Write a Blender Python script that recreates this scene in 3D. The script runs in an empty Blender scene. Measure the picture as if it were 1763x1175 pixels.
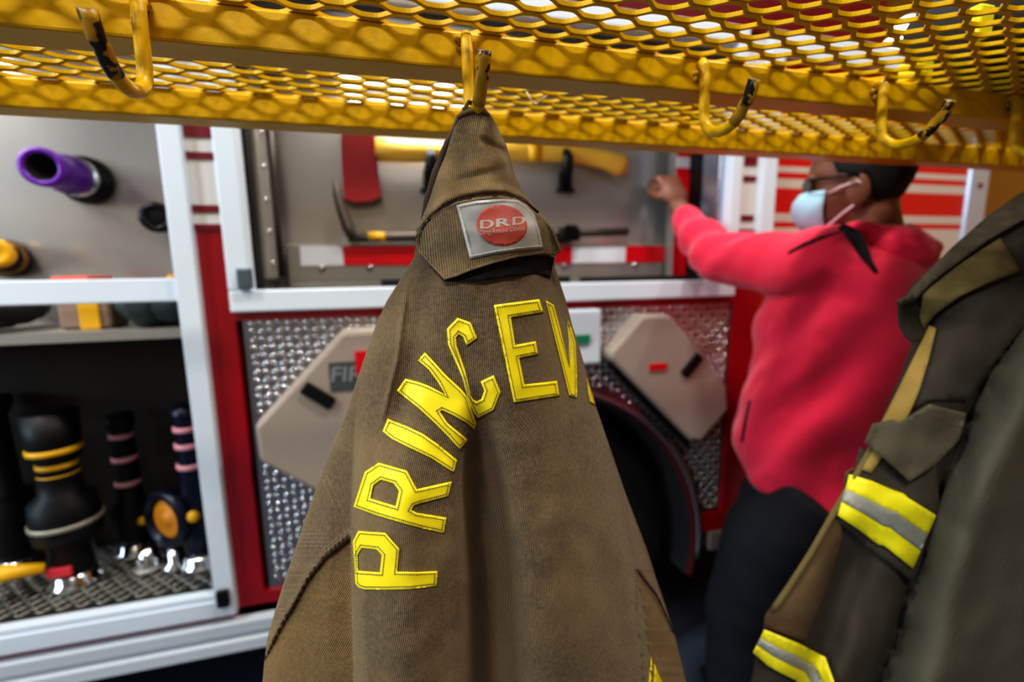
import bpy, bmesh, math, random
from mathutils import Vector, Matrix, noise
from mathutils.geometry import delaunay_2d_cdt
random.seed(7)
SC = bpy.context.scene
COL = SC.collection
PI = math.pi

# ------------------------------------------------------------------ camera
YAW, PITCH, ROLL, FPX, HC = -0.25519152, 0.15549267, -0.01337949, 800.0, 1.40
cy, sy, cp, sp, cr, sr = math.cos(YAW), math.sin(YAW), math.cos(PITCH), math.sin(PITCH), math.cos(ROLL), math.sin(ROLL)
FW = Vector((-sy*cp, cy*cp, -sp)); _rt = Vector((cy, sy, 0)); _up = _rt.cross(FW)
RT = cr*_rt + sr*_up; UP = cr*_up - sr*_rt
CAM = Vector((0, 0, HC))
cd = bpy.data.cameras.new('camera'); cam = bpy.data.objects.new('camera', cd); COL.objects.link(cam)
cam.matrix_world = Matrix(((RT.x, UP.x, -FW.x, 0), (RT.y, UP.y, -FW.y, 0), (RT.z, UP.z, -FW.z, HC), (0, 0, 0, 1)))
cd.sensor_width = 36; cd.sensor_fit = 'HORIZONTAL'; cd.lens = FPX/1763*36; cd.clip_start = .01
cd.dof.use_dof = True; cd.dof.focus_distance = .40; cd.dof.aperture_fstop = 2.5
SC.camera = cam

def ray(px, py): return FW + (px-881.5)/FPX*RT - (py-587.5)/FPX*UP
def at(px, py, Y):
    d = ray(px, py); return CAM + d*(Y/d.y)

# ------------------------------------------------------------------ materials
def lin(c):
    return tuple((v/12.92 if v <= .04045 else ((v+.055)/1.055)**2.4) for v in c)
def rgb(r, g, b): return lin((r/255, g/255, b/255)) + (1,)
def mat(name, col, rough=.5, metal=0, var=0, vscale=20, bump=0, bscale=60, coat=0, emit=None, estr=0, trans=0, sheen=0, spec=None, rvar=0):
    m = bpy.data.materials.new(name); m.use_nodes = True
    nt = m.node_tree; b = nt.nodes['Principled BSDF']
    b.inputs['Base Color'].default_value = col; b.inputs['Roughness'].default_value = rough
    b.inputs['Metallic'].default_value = metal
    if coat: b.inputs['Coat Weight'].default_value = coat; b.inputs['Coat Roughness'].default_value = .08
    if emit: b.inputs['Emission Color'].default_value = emit; b.inputs['Emission Strength'].default_value = estr
    if trans: b.inputs['Transmission Weight'].default_value = trans
    if sheen: b.inputs['Sheen Weight'].default_value = sheen; b.inputs['Sheen Roughness'].default_value = .5
    if spec is not None: b.inputs['Specular IOR Level'].default_value = spec
    tc = nt.nodes.new('ShaderNodeTexCoord')
    if var or rvar:
        n = nt.nodes.new('ShaderNodeTexNoise'); n.inputs['Scale'].default_value = vscale; n.inputs['Detail'].default_value = 5
        nt.links.new(tc.outputs['Object'], n.inputs['Vector'])
        if var:
            mx = nt.nodes.new('ShaderNodeMix'); mx.data_type = 'RGBA'
            mx.inputs['A'].default_value = tuple(c*(1-var) for c in col[:3])+(1,)
            mx.inputs['B'].default_value = tuple(min(1, c*(1+var)) for c in col[:3])+(1,)
            nt.links.new(n.outputs['Fac'], mx.inputs['Factor']); nt.links.new(mx.outputs['Result'], b.inputs['Base Color'])
        if rvar:
            mr = nt.nodes.new('ShaderNodeMapRange'); mr.inputs['To Min'].default_value = rough-rvar; mr.inputs['To Max'].default_value = rough+rvar
            nt.links.new(n.outputs['Fac'], mr.inputs['Value']); nt.links.new(mr.outputs['Result'], b.inputs['Roughness'])
    if bump:
        n2 = nt.nodes.new('ShaderNodeTexNoise'); n2.inputs['Scale'].default_value = bscale; n2.inputs['Detail'].default_value = 4
        nt.links.new(tc.outputs['Object'], n2.inputs['Vector'])
        bp = nt.nodes.new('ShaderNodeBump'); bp.inputs['Strength'].default_value = bump; bp.inputs['Distance'].default_value = .003
        nt.links.new(n2.outputs['Fac'], bp.inputs['Height']); nt.links.new(bp.outputs['Normal'], b.inputs['Normal'])
    return m

def worn_mat(name, col, dark, thr=.52, scale=90, rough=.4):
    m = mat(name, col, rough); nt = m.node_tree; b = nt.nodes['Principled BSDF']
    tc = nt.nodes.new('ShaderNodeTexCoord'); n = nt.nodes.new('ShaderNodeTexNoise')
    n.inputs['Scale'].default_value = scale; n.inputs['Detail'].default_value = 4
    nt.links.new(tc.outputs['Object'], n.inputs['Vector'])
    cr_ = nt.nodes.new('ShaderNodeValToRGB'); cr_.color_ramp.elements[0].position = thr-.015; cr_.color_ramp.elements[1].position = thr+.015
    cr_.color_ramp.elements[0].color = dark; cr_.color_ramp.elements[1].color = col
    nt.links.new(n.outputs['Fac'], cr_.inputs['Fac']); nt.links.new(cr_.outputs['Color'], b.inputs['Base Color'])
    return m

def cloth_mat(name, light, dark, worn, period=.0016, slant=.0, wornthr=.56, cross=.0022, bumpd=.0006):
    """ribbed twill: ribs across U of the UV map (metres), fading patches by noise"""
    m = bpy.data.materials.new(name); m.use_nodes = True; nt = m.node_tree; b = nt.nodes['Principled BSDF']
    b.inputs['Roughness'].default_value = .85; b.inputs['Specular IOR Level'].default_value = .15
    b.inputs['Sheen Weight'].default_value = .22; b.inputs['Sheen Roughness'].default_value = .35; b.inputs['Sheen Tint'].default_value = (.75, .62, .42, 1)
    uv = nt.nodes.new('ShaderNodeUVMap'); uv.uv_map = 'UVMap'
    tc = nt.nodes.new('ShaderNodeTexCoord')
    sx = nt.nodes.new('ShaderNodeSeparateXYZ'); nt.links.new(uv.outputs['UV'], sx.inputs[0])
    def M(op, a, bb=None):
        n = nt.nodes.new('ShaderNodeMath'); n.operation = op
        for i, v in enumerate((a, bb)):
            if v is None: continue
            if isinstance(v, (int, float)): n.inputs[i].default_value = v
            else: nt.links.new(v, n.inputs[i])
        return n.outputs[0]
    def S(v, per, sl):
        u = M('ADD', sx.outputs['X'], M('MULTIPLY', sx.outputs['Y'], sl))
        return M('MULTIPLY_ADD' if False else 'SINE', M('MULTIPLY', u, 2*PI/per))
    nz = nt.nodes.new('ShaderNodeTexNoise'); nz.inputs['Scale'].default_value = 300; nt.links.new(tc.outputs['Object'], nz.inputs['Vector'])
    rib = S(0, period, slant)
    vv = M('ADD', sx.outputs['Y'], M('MULTIPLY', sx.outputs['X'], .7))
    crs = M('SINE', M('MULTIPLY', vv, 2*PI/cross))
    w = M('ADD', M('MULTIPLY', rib, .42), M('MULTIPLY', crs, .14))
    w = M('ADD', w, M('MULTIPLY', M('SUBTRACT', nz.outputs['Fac'], .5), .8))
    w = M('ADD', w, .5)
    mx = nt.nodes.new('ShaderNodeMix'); mx.data_type = 'RGBA'; mx.clamp_factor = True
    mx.inputs['A'].default_value = dark; mx.inputs['B'].default_value = light
    nt.links.new(w, mx.inputs['Factor'])
    n2 = nt.nodes.new('ShaderNodeTexNoise'); n2.inputs['Scale'].default_value = 9; n2.inputs['Detail'].default_value = 6
    nt.links.new(tc.outputs['Object'], n2.inputs['Vector'])
    mr = nt.nodes.new('ShaderNodeMapRange'); mr.inputs['From Min'].default_value = wornthr-.1; mr.inputs['From Max'].default_value = wornthr+.15
    mr.inputs['To Max'].default_value = .55
    nt.links.new(n2.outputs['Fac'], mr.inputs['Value'])
    mx2 = nt.nodes.new('ShaderNodeMix'); mx2.data_type = 'RGBA'; mx2.inputs['B'].default_value = worn
    nt.links.new(mx.outputs['Result'], mx2.inputs['A']); nt.links.new(mr.outputs['Result'], mx2.inputs['Factor'])
    nt.links.new(mx2.outputs['Result'], b.inputs['Base Color'])
    bp = nt.nodes.new('ShaderNodeBump'); bp.inputs['Strength'].default_value = .7; bp.inputs['Distance'].default_value = bumpd
    nt.links.new(w, bp.inputs['Height']); nt.links.new(bp.outputs['Normal'], b.inputs['Normal'])
    return m

YEL = mat('yellow_paint', rgb(226, 180, 0), .38, 0, .10, 30, .10, 120, spec=.3)
YELW = worn_mat('yellow_paint_chipped', rgb(196, 152, 14), rgb(24, 18, 16), .50, 55)
STEELEND = mat('cut_steel', rgb(200, 190, 165), .4, .6)
WELD = worn_mat('weld_bead_paint', rgb(190, 148, 10), rgb(96, 66, 10), .40, 160)
WHITE = mat('white_frame_paint', rgb(214, 225, 234), .35, 0, .03, 8)
WHITE2 = mat('white_stripe', rgb(214, 212, 208), .4)
RED = mat('engine_red_paint', rgb(150, 8, 22), .22, 0, .05, 5, coat=.35)
REDB = mat('bright_red_panel', rgb(196, 14, 24), .3, 0, .05, 5)
DKRED = mat('dark_red_bar', rgb(110, 6, 20), .4)
TAPER = mat('red_reflective_tape', rgb(214, 8, 24), .35)
TAPEW = mat('white_reflective_tape', rgb(222, 224, 230), .35)
ALU = mat('brushed_aluminium', rgb(190, 187, 182), .24, .55, .10, 3, .05, 30, rvar=.06)
ALUS = mat('satin_aluminium', rgb(156, 152, 144), .38, .45, .15, 6)
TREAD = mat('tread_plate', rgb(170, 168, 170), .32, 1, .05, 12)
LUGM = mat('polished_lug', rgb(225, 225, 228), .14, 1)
LUGF = mat('shaded_lug', rgb(140, 139, 132), .32, .9)  # floor lugs, and the floor plate below, darkened to carry the compartment's shade
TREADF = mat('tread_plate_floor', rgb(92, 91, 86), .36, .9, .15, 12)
BLUEMET = mat('bright_door_track', rgb(178, 186, 206), .22, .85)
BLACK = mat('black_rubber', rgb(9, 9, 10), .5, 0, .2, 20, spec=.3)
BLACKG = mat('black_anodised', rgb(10, 10, 13), .3, .2, spec=.35)
NAVY = mat('dark_blue_anodised', rgb(20, 24, 44), .3, .4)
TYRE = mat('tyre_rubber', rgb(10, 10, 10), .8)
DARKCAV = mat('dark_liner', rgb(9, 9, 11), .9)
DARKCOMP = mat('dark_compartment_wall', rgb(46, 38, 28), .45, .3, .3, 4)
TAN = mat('tan_moulded_cover', rgb(164, 150, 136), .55, 0, .08, 6, .05, 200)
PURPLE = mat('purple_anodised', rgb(98, 16, 150), .38, .15)
CHROME = mat('chrome', rgb(220, 222, 226), .12, 1)
AXEY = mat('axe_handle_yellow', rgb(240, 190, 70), .4, 0, .08, 12)
BRY = mat('bright_yellow', rgb(232, 176, 10), .45)
AXER = mat('axe_head_red', rgb(168, 30, 34), .5, 0, .18, 25)
IRON = mat('bare_forged_steel', rgb(92, 84, 76), .45, .7, .2, 30)
PINKL = mat('pink_label', rgb(220, 150, 160), .5)
REDL = mat('red_label', rgb(205, 50, 62), .5)
GREYL = mat('silver_label', rgb(170, 165, 150), .4, .3)
AMBER = mat('amber_plastic', rgb(206, 130, 10), .5, 0, .2, 30)
NETBAG = mat('black_netting', rgb(26, 24, 22), .8, 0, .5, 60, .8, 70)
TEAL = mat('dark_teal_canvas', rgb(50, 66, 66), .8, 0, .2, 20, .5, 30)
ORANGE = mat('orange_red_plastic', rgb(214, 70, 54), .5)
LAMP = mat('led_strip', rgb(255, 250, 240), .5, emit=(1, .97, .92, 1), estr=5)
GREENL = mat('green_label', rgb(20, 130, 90), .5)
SKIN = mat('brown_skin', rgb(124, 78, 56), .48, 0, .08, 25)
HAIR = mat('black_hair', rgb(12, 10, 10), .8, 0, .3, 90, .6, 300)
PINK = mat('coral_red_fleece', rgb(228, 28, 70), .85, 0, .05, 12, .15, 220, sheen=.25)
PINKD = mat('black_piping', rgb(16, 14, 18), .8)
NAVYP = mat('dark_navy_cloth', rgb(13, 16, 26), .9, 0, .2, 15)
MASKM = mat('pale_blue_mask', rgb(176, 218, 240), .8)
MASKW = mat('white_ear_loop', rgb(225, 205, 215), .8)
GLASSB = mat('dark_glass', rgb(8, 9, 14), .12)
SHOE = mat('black_shoe', rgb(12, 12, 13), .5)
COATM = cloth_mat('ribbed_brown_cloth', rgb(136, 117, 89), rgb(53, 44, 35), rgb(142, 118, 82))
COATC = cloth_mat('ribbed_brown_cloth_collar', rgb(144, 125, 94), rgb(64, 53, 40), rgb(148, 124, 86), period=.0019)
COATS = cloth_mat('twill_brown_sleeve', rgb(150, 122, 82), rgb(68, 52, 34), rgb(158, 124, 78), period=.0021, slant=-.8)
LINING = mat('dark_inner_collar', rgb(66, 54, 44), .9, 0, .2, 60)
SEAM = mat('seam_thread', rgb(152, 130, 96), .9)
DSEAM = mat('dark_seam', rgb(30, 22, 16), .95)
LETY = mat('yellow_letter_vinyl', rgb(244, 224, 16), .5, 0, .06, 70, .15, 60)
STIT = mat('grey_thread', rgb(104, 92, 62), .9)
STITW = mat('white_thread', rgb(226, 224, 214), .9)
PATCH = mat('silver_reflective_fabric', rgb(178, 178, 174), .42, .15, .10, 40)
DISC = mat('faded_red_print', rgb(206, 84, 70), .55, 0, .06, 60)
PRINT = mat('pale_grey_print', rgb(196, 186, 172), .55)
POUCH = mat('black_pouch_cloth', rgb(10, 9, 9), .9, 0, .2, 60)
OLIVE = mat('olive_grey_cloth', rgb(78, 71, 53), .9, 0, .22, 14, .3, 150)
OLIVED = mat('dark_olive_cloth', rgb(58, 51, 39), .9, 0, .22, 14, .3, 150)
OLIVEG = mat('dark_grey_green_cloth', rgb(74, 71, 56), .9, 0, .25, 9, .3, 150)
KHAKI = mat('worn_khaki_cloth', rgb(150, 124, 60), .9, 0, .3, 22, .3, 120)
KHAKI2 = mat('lapel_khaki_cloth', rgb(108, 94, 52), .9, 0, .2, 22, .3, 120)
BROWNB = mat('brown_front_band', rgb(88, 68, 40), .9, 0, .22, 18, .3, 120)
TRIMY = mat('lime_yellow_trim', rgb(226, 214, 10), .6, 0, .05, 40)
TRIMS = mat('silver_trim', rgb(150, 150, 138), .5, .2, .1, 40)
BAGC = mat('charcoal_gear_cloth', rgb(46, 50, 56), .7, 0, .3, 10, .4, 25)
CLEAR = mat('clear_plastic_tie', rgb(220, 210, 180), .3, 0)

# ------------------------------------------------------------------ helpers
def mesh_obj(name, me, m, parent=None, smooth=False):
    o = bpy.data.objects.new(name, me); COL.objects.link(o)
    for k in (m if isinstance(m, (list, tuple)) else [m]): me.materials.append(k)
    if parent: o.parent = parent; o.matrix_parent_inverse = Matrix.Translation(-parent_loc(parent))
    if smooth:
        for p in me.polygons: p.use_smooth = True
    return o
def parent_loc(p):
    v = Vector(p.location)
    if p.parent: v = v*0 + p.location
    return v if p.type == 'EMPTY' else Vector((0, 0, 0))
def obj(name, bm, m, parent=None, smooth=False, bevel=0):
    bmesh.ops.recalc_face_normals(bm, faces=bm.faces)
    me = bpy.data.meshes.new(name); bm.to_mesh(me); bm.free()
    o = mesh_obj(name, me, m, parent, smooth)
    if bevel:
        md = o.modifiers.new('bevel', 'BEVEL'); md.width = bevel; md.segments = 2; md.limit_method = 'ANGLE'
    return o
def tag(o, label, cat, group=None, kind=None):
    o['label'] = label; o['category'] = cat
    if group: o['group'] = group
    if kind: o['kind'] = kind
    return o
def thing(name, label, cat, loc=(0, 0, 0), group=None):
    o = bpy.data.objects.new(name, None); COL.objects.link(o); o.location = loc; o.empty_display_size = .05
    return tag(o, label, cat, group)
def struct(name, bm, m):
    o = obj(name, bm, m); o['kind'] = 'structure'; return o
def box(bm, x0, x1, y0, y1, z0, z1, mi=0):
    vs = [bm.verts.new((x, y, z)) for x in (x0, x1) for y in (y0, y1) for z in (z0, z1)]
    for f in ((0, 1, 3, 2), (4, 6, 7, 5), (0, 4, 5, 1), (2, 3, 7, 6), (0, 2, 6, 4), (1, 5, 7, 3)):
        fc = bm.faces.new([vs[i] for i in f]); fc.material_index = mi
    return vs
def B(*boxes):
    bm = bmesh.new()
    for b in boxes: box(bm, *b)
    return bm
def frames(pts):
    T = []
    for i in range(len(pts)):
        a = pts[max(i-1, 0)]; b = pts[min(i+1, len(pts)-1)]
        t = (b-a); T.append(t.normalized() if t.length > 1e-9 else Vector((0, 0, 1)))
    ref = Vector((0, 0, 1)) if abs(T[0].z) < .9 else Vector((1, 0, 0))
    u = T[0].cross(ref).normalized(); out = []
    for t in T:
        u = (u - t*u.dot(t)).normalized(); out.append((t, u, t.cross(u)))
    return out
def tube(bm, pts, r, n=10, flat=1.0, mi=0, up=None, cap=True):
    """tapered tube; r float or list; flat squashes the second axis"""
    pts = [Vector(p) for p in pts]; R = r if isinstance(r, (list, tuple)) else [r]*len(pts)
    fr = frames(pts); rings = []
    for p, rr, (t, u, v) in zip(pts, R, fr):
        if up is not None:
            v = (Vector(up) - t*t.dot(Vector(up))).normalized(); u = v.cross(t)
        if isinstance(rr, (list, tuple)): ra, rb = rr
        else: ra, rb = rr, rr*flat
        rings.append([bm.verts.new(p + u*math.cos(2*PI*k/n)*ra + v*math.sin(2*PI*k/n)*rb) for k in range(n)])
    for a, b in zip(rings, rings[1:]):
        for k in range(n):
            f = bm.faces.new((a[k], a[(k+1) % n], b[(k+1) % n], b[k])); f.material_index = mi
    if cap:
        for rg in (rings[0], rings[-1]):
            f = bm.faces.new(rg); f.material_index = mi
    return rings
def lathe(bm, base, axis, prof, n=24, mi=0, cap=True):
    base = Vector(base); ax = Vector(axis).normalized()
    ref = Vector((0, 0, 1)) if abs(ax.z) < .9 else Vector((1, 0, 0))
    u = ax.cross(ref).normalized(); v = ax.cross(u); rings = []
    for h, r in prof:
        rings.append([bm.verts.new(base + ax*h + (u*math.cos(2*PI*k/n)+v*math.sin(2*PI*k/n))*max(r, 1e-4)) for k in range(n)])
    for a, b in zip(rings, rings[1:]):
        for k in range(n):
            f = bm.faces.new((a[k], a[(k+1) % n], b[(k+1) % n], b[k])); f.material_index = mi
    if cap:
        bm.faces.new(rings[0]).material_index = mi; bm.faces.new(rings[-1]).material_index = mi
def ellipsoid(bm, c, rx, ry, rz, rot=None, seg=20, rings=12):
    r = bmesh.ops.create_uvsphere(bm, u_segments=seg, v_segments=rings, radius=1)
    M = Matrix.Translation(Vector(c)) @ (rot.to_4x4() if rot else Matrix()) @ Matrix.Diagonal((rx, ry, rz, 1))
    bmesh.ops.transform(bm, matrix=M, verts=r['verts'])
def prism(bm, pts, y0, y1, mi=0):
    """polygon in X,Z extruded along Y"""
    a = [bm.verts.new((x, y0, z)) for x, z in pts]; b = [bm.verts.new((x, y1, z)) for x, z in pts]
    bm.faces.new(a).material_index = mi; bm.faces.new(list(reversed(b))).material_index = mi
    n = len(pts)
    for i in range(n): bm.faces.new((a[i], b[i], b[(i+1) % n], a[(i+1) % n])).material_index = mi
def interp(tab, x):
    if x <= tab[0][0]: return tab[0][1]
    for (a, va), (b, vb) in zip(tab, tab[1:]):
        if x <= b: return va + (vb-va)*(x-a)/(b-a)
    return tab[-1][1]
def sm(a, b, x):
    t = min(1, max(0, (x-a)/(b-a))); return t*t*(3-2*t)
def inside(p, poly):
    x, y = p; c = False; n = len(poly); j = n-1
    for i in range(n):
        xi, yi = poly[i]; xj, yj = poly[j]
        if (yi > y) != (yj > y) and x < (xj-xi)*(y-yi)/(yj-yi)+xi: c = not c
        j = i
    return c
def dens(poly, step, closed=True):
    out = []; n = len(poly)
    for i in range(n if closed else n-1):
        a = Vector(poly[i]); b = Vector(poly[(i+1) % n]); k = max(1, int((b-a).length/step))
        for q in range(k): out.append(tuple(a+(b-a)*q/k))
    return out
def inset(poly, d):
    n = len(poly); area = sum(poly[i][0]*poly[(i+1) % n][1]-poly[(i+1) % n][0]*poly[i][1] for i in range(n))
    s = 1 if area > 0 else -1; out = []
    for i in range(n):
        p0, p1, p2 = Vector(poly[i-1]), Vector(poly[i]), Vector(poly[(i+1) % n])
        e1 = (p1-p0).normalized(); e2 = (p2-p1).normalized()
        n1 = Vector((-e1.y, e1.x))*s; n2 = Vector((-e2.y, e2.x))*s
        b = n1+n2; b = b/max(.35, b.dot(n1)) if b.length > 1e-6 else n1
        out.append(tuple(p1+b*d))
    return out
def sheet(poly, holes, dep, off, thick=.0012, step=5, mi=0):
    """a cloth patch: outline (image-plane units) laid on the surface given by depth function dep"""
    loops = [dens(poly, step)]+[dens(h, step) for h in holes]
    V = []; Ed = []
    for L in loops:
        s = len(V); V += [Vector(p) for p in L]; Ed += [(s+i, s+(i+1) % len(L)) for i in range(len(L))]
    xs = [p[0] for p in poly]; ys = [p[1] for p in poly]
    def ins(p): return inside(p, poly) and not any(inside(p, h) for h in holes)
    def near(p):
        return any((Vector(p)-q).length < step*.6 for q in V[:nb])
    nb = len(V); y = min(ys)+step/2; row = 0
    while y < max(ys):
        x = min(xs)+(step/2 if row % 2 else 0)
        while x < max(xs):
            if ins((x, y)) and not near((x, y)): V.append(Vector((x, y)))
            x += step
        y += step; row += 1
    vo, eo, fo, *_ = delaunay_2d_cdt(V, Ed, [], 0, 1e-5)
    bm = bmesh.new(); uvl = bm.loops.layers.uv.new('UVMap')
    top = [bm.verts.new(at(v.x, v.y, dep(v.x, v.y)-off)) for v in vo]
    bot = [bm.verts.new(at(v.x, v.y, dep(v.x, v.y)-off+thick)) for v in vo]
    used = {}
    for f in fo:
        c = sum((vo[i] for i in f), Vector((0, 0)))/len(f)
        if not ins((c.x, c.y)): continue
        try:
            a = bm.faces.new([top[i] for i in f]); bm.faces.new([bot[i] for i in reversed(f)])
        except ValueError: continue
        a.material_index = mi
        for i in range(len(f)):
            e = (f[i], f[(i+1) % len(f)]); k = tuple(sorted(e)); used[k] = None if k in used else e
    for e in used.values():
        if e: bm.faces.new((top[e[1]], top[e[0]], bot[e[0]], bot[e[1]]))
    bmesh.ops.delete(bm, geom=[v for v in bm.verts if not v.link_faces], context='VERTS')
    for f in bm.faces:
        for l in f.loops: l[uvl].uv = (l.vert.co.x, l.vert.co.z)
    return bm
def stitches(bm, path, dep, off, dash=3.0, gap=1.6, r=.0003, closed=True):
    pts = [Vector(p) for p in path]+([Vector(path[0])] if closed else [])
    for a, b in zip(pts, pts[1:]):
        L = (b-a).length; s = 0.0
        if L < .5: continue
        while s < L:
            p = a+(b-a)*s/L; q = a+(b-a)*min(L, s+dash)/L
            tube(bm, [at(p.x, p.y, dep(p.x, p.y)-off), at(q.x, q.y, dep(q.x, q.y)-off)], r, 5)
            s += dash+gap
def text2d(body, bold=0):
    cu = bpy.data.curves.new('lettering', 'FONT'); cu.body = body; cu.size = 1; cu.fill_mode = 'BOTH'; cu.offset = bold
    o = bpy.data.objects.new('lettering', cu); COL.objects.link(o)
    bpy.context.view_layer.update()
    me = bpy.data.meshes.new_from_object(o.evaluated_get(bpy.context.evaluated_depsgraph_get()))
    vs = [(v.co.x, v.co.y) for v in me.vertices]; fs = [tuple(p.vertices) for p in me.polygons]
    bpy.data.objects.remove(o); bpy.data.curves.remove(cu); bpy.data.meshes.remove(me)
    x0, x1 = min(v[0] for v in vs), max(v[0] for v in vs); y0, y1 = min(v[1] for v in vs), max(v[1] for v in vs)
    return [((x-x0)/(x1-x0), (y-y0)/(y1-y0)) for x, y in vs], fs
def text_on(body, quad, fn, bold=0):
    """quad: tl,tr,br,bl corners; fn maps 2-D to 3-D"""
    vs, fs = text2d(body, bold); bm = bmesh.new()
    tl, tr, br, bl = [Vector(q) for q in quad]
    P = []
    for u, v in vs:
        p = (bl*(1-u)+br*u)*(1-v)+(tl*(1-u)+tr*u)*v
        P.append(bm.verts.new(fn(p.x, p.y)))
    for f in fs:
        try: bm.faces.new([P[i] for i in f])
        except ValueError: pass
    return bm
def remesh(bm, voxel, smooth=4, name='tmp', post=None, soft=0):
    me = bpy.data.meshes.new(name); bmesh.ops.recalc_face_normals(bm, faces=bm.faces); bm.to_mesh(me); bm.free()
    o = bpy.data.objects.new(name, me); COL.objects.link(o)
    r = o.modifiers.new('r', 'REMESH'); r.mode = 'VOXEL'; r.voxel_size = voxel; r.use_smooth_shade = True
    if smooth:
        s = o.modifiers.new('s', 'SMOOTH'); s.iterations = smooth; s.factor = .5
    bpy.context.view_layer.update()
    out = bpy.data.meshes.new_from_object(o.evaluated_get(bpy.context.evaluated_depsgraph_get()))
    bpy.data.objects.remove(o); bpy.data.meshes.remove(me)
    if post:
        for v in out.vertices: v.co = post(v.co, v.normal)
        b2 = bmesh.new(); b2.from_mesh(out)
        for _ in range(soft): bmesh.ops.smooth_vert(b2, verts=b2.verts, factor=.5, use_axis_x=True, use_axis_y=True, use_axis_z=True)
        b2.to_mesh(out); b2.free()
    for p in out.polygons: p.use_smooth = True
    return out

# ------------------------------------------------------------------ room
FLOORM = mat('blue_grey_concrete', rgb(60, 67, 82), .45, 0, .15, 3, .1, 40)
WALLM = mat('bay_wall_cream', rgb(104, 98, 92), .8, 0, .06, 3)
WALLO = mat('bay_wall_ochre', rgb(206, 140, 44), .7, 0, .10, 6, .2, 12)
CEILM = mat('bay_ceiling', rgb(110, 110, 112), .9, 0, .05, 4)
struct('floor', B((-5, 3.6, -3.2, 4.6, -.1, 0)), FLOORM)
struct('ceiling', B((-5, 3.6, -3.2, 4.6, 3.7, 3.8)), CEILM)
struct('wall_right', B((3.5, 3.6, -3.2, 4.6, 0, 3.7)), WALLO)
struct('wall_left', B((-5.1, -5, -3.2, 4.6, 0, 3.7)), WALLM)
struct('wall_back', B((-5, 3.5, -3.3, -3.2, 0, 3.7)), WALLM)
struct('wall_front', B((-5, 3.5, 4.5, 4.6, 0, 3.7)), WALLO)

# ------------------------------------------------------------------ yellow rack
RZ0, RZ1 = 1.599, 1.634
XA, XB = -1.35, 1.75
rack = thing('coat_rack', 'yellow welded steel coat rack with mesh shelf and row of hooks', 'coat rack', (0, .52, 0))
for (a, b) in ((.500, .540), (.727, .767), (.226, .264)):
    obj('rail', B((XA, XB, a, b, RZ0, RZ1)), YEL, rack, bevel=.0025)
obj('end_rail', B((XA-.04, XA, .226, .767, RZ0, RZ1)), YEL, rack, bevel=.0025)
obj('end_rail', B((XB, XB+.04, .226, .767, RZ0, RZ1)), YEL, rack, bevel=.0025)
for x in (XA-.04, XB):
    obj('post', B((x, x+.04, .50, .54, 0.012, RZ0)), YEL, rack)
    obj('foot', B((x, x+.04, .25, .79, 0, .012)), YEL, rack)
# expanded-metal shelf: each strand zigzags along X, touching its neighbours at the bonds
LW, SW = .0585, .0300
bm = bmesh.new()
ys = .236; k = 0
z0 = RZ1+.0022
while ys < .764:
    pts = []; n = int((XB-XA)/LW)
    for i in range(n+1):
        xo = XA+i*LW+(LW/2 if k % 2 else 0)
        A = SW/4-.0010
        for fx, s in ((0, -1), (.07, -.98), (.13, -.86), (.19, -.52), (.25, 0), (.31, .52), (.37, .86), (.43, .98), (.5, 1), (.57, .98), (.63, .86), (.69, .52), (.75, 0), (.81, -.52), (.87, -.86), (.93, -.98)):
            x = xo+fx*LW
            if x <= XB: pts.append(Vector((x, ys+s*A, z0+.0004*s)))
    R = []
    # ribbon: a tilted rectangle swept along the strand
    tilt = math.radians(4); w, h = .0031, .0020
    ux = Vector((0, math.cos(tilt), math.sin(tilt))); vx = Vector((0, -math.sin(tilt), math.cos(tilt)))
    prev = None
    for p in pts:
        rg = [bm.verts.new(p+ux*a*w+vx*b*h) for a, b in ((-1, -1), (1, -1), (1, 1), (-1, 1))]
        if prev:
            for q in range(4): bm.faces.new((prev[q], prev[(q+1) % 4], rg[(q+1) % 4], rg[q]))
        else: bm.faces.new(rg)
        prev = rg
    bm.faces.new(prev)
    ys += SW/2; k += 1
obj('mesh_shelf', bm, YEL, rack, bevel=0)
# hooks
HOOKX = [-.190, .086, .357, .619, .862]
def hook_pts(x, lean):
    p = [(x, .5, 1.626), (x, .494, 1.6265), (x, .4905, 1.622), (x, .489, 1.60), (x+lean*.2, .4885, 1.585), (x+lean*.4, .4875, 1.570)]
    c = Vector((x+lean*.6, .4545, 1.570)); r = .033
    for a in range(20, 161, 20):
        t = math.radians(a); p.append((c.x, c.y+r*math.cos(t), c.z-r*.80*math.sin(t)))
    p += [(c.x+lean*.3, .4195, 1.562), (c.x+lean*.5, .4165, 1.567)]
    tip = [(c.x+lean*.5, .4165, 1.567), (c.x+lean, .413, 1.574), (c.x+lean*1.2, .411, 1.579)]
    return p, tip
for i, x in enumerate(HOOKX):
    p, tip = hook_pts(x, (.000, .0005, -.001, -.001, 0)[i])
    bm = bmesh.new(); tube(bm, p, .0058, 14)
    h = obj('hook', bm, YEL, rack, True)
    bm = bmesh.new(); p2 = p[-5:-1]+tip; p2 = [Vector(q) for q in p2]
    tube(bm, p2, .00595, 14); obj('worn_tip', bm, YELW, h, True)
    bm = bmesh.new(); e = Vector(tip[-1]); d = (e-Vector(tip[-2])).normalized()
    lathe(bm, e-d*.0005, d, [(0, .0059), (.0012, .0056), (.0014, .0001)], 14); obj('cut_end', bm, STEELEND, h)
    bm = bmesh.new()
    for q in range(5): ellipsoid(bm, (x+random.uniform(-.007, .007), .4985, 1.6265-.004*q+random.uniform(-.002, .002)), .0045, .0035, .004, seg=8, rings=6)
    obj('weld', bm, WELD, h, True)
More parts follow.
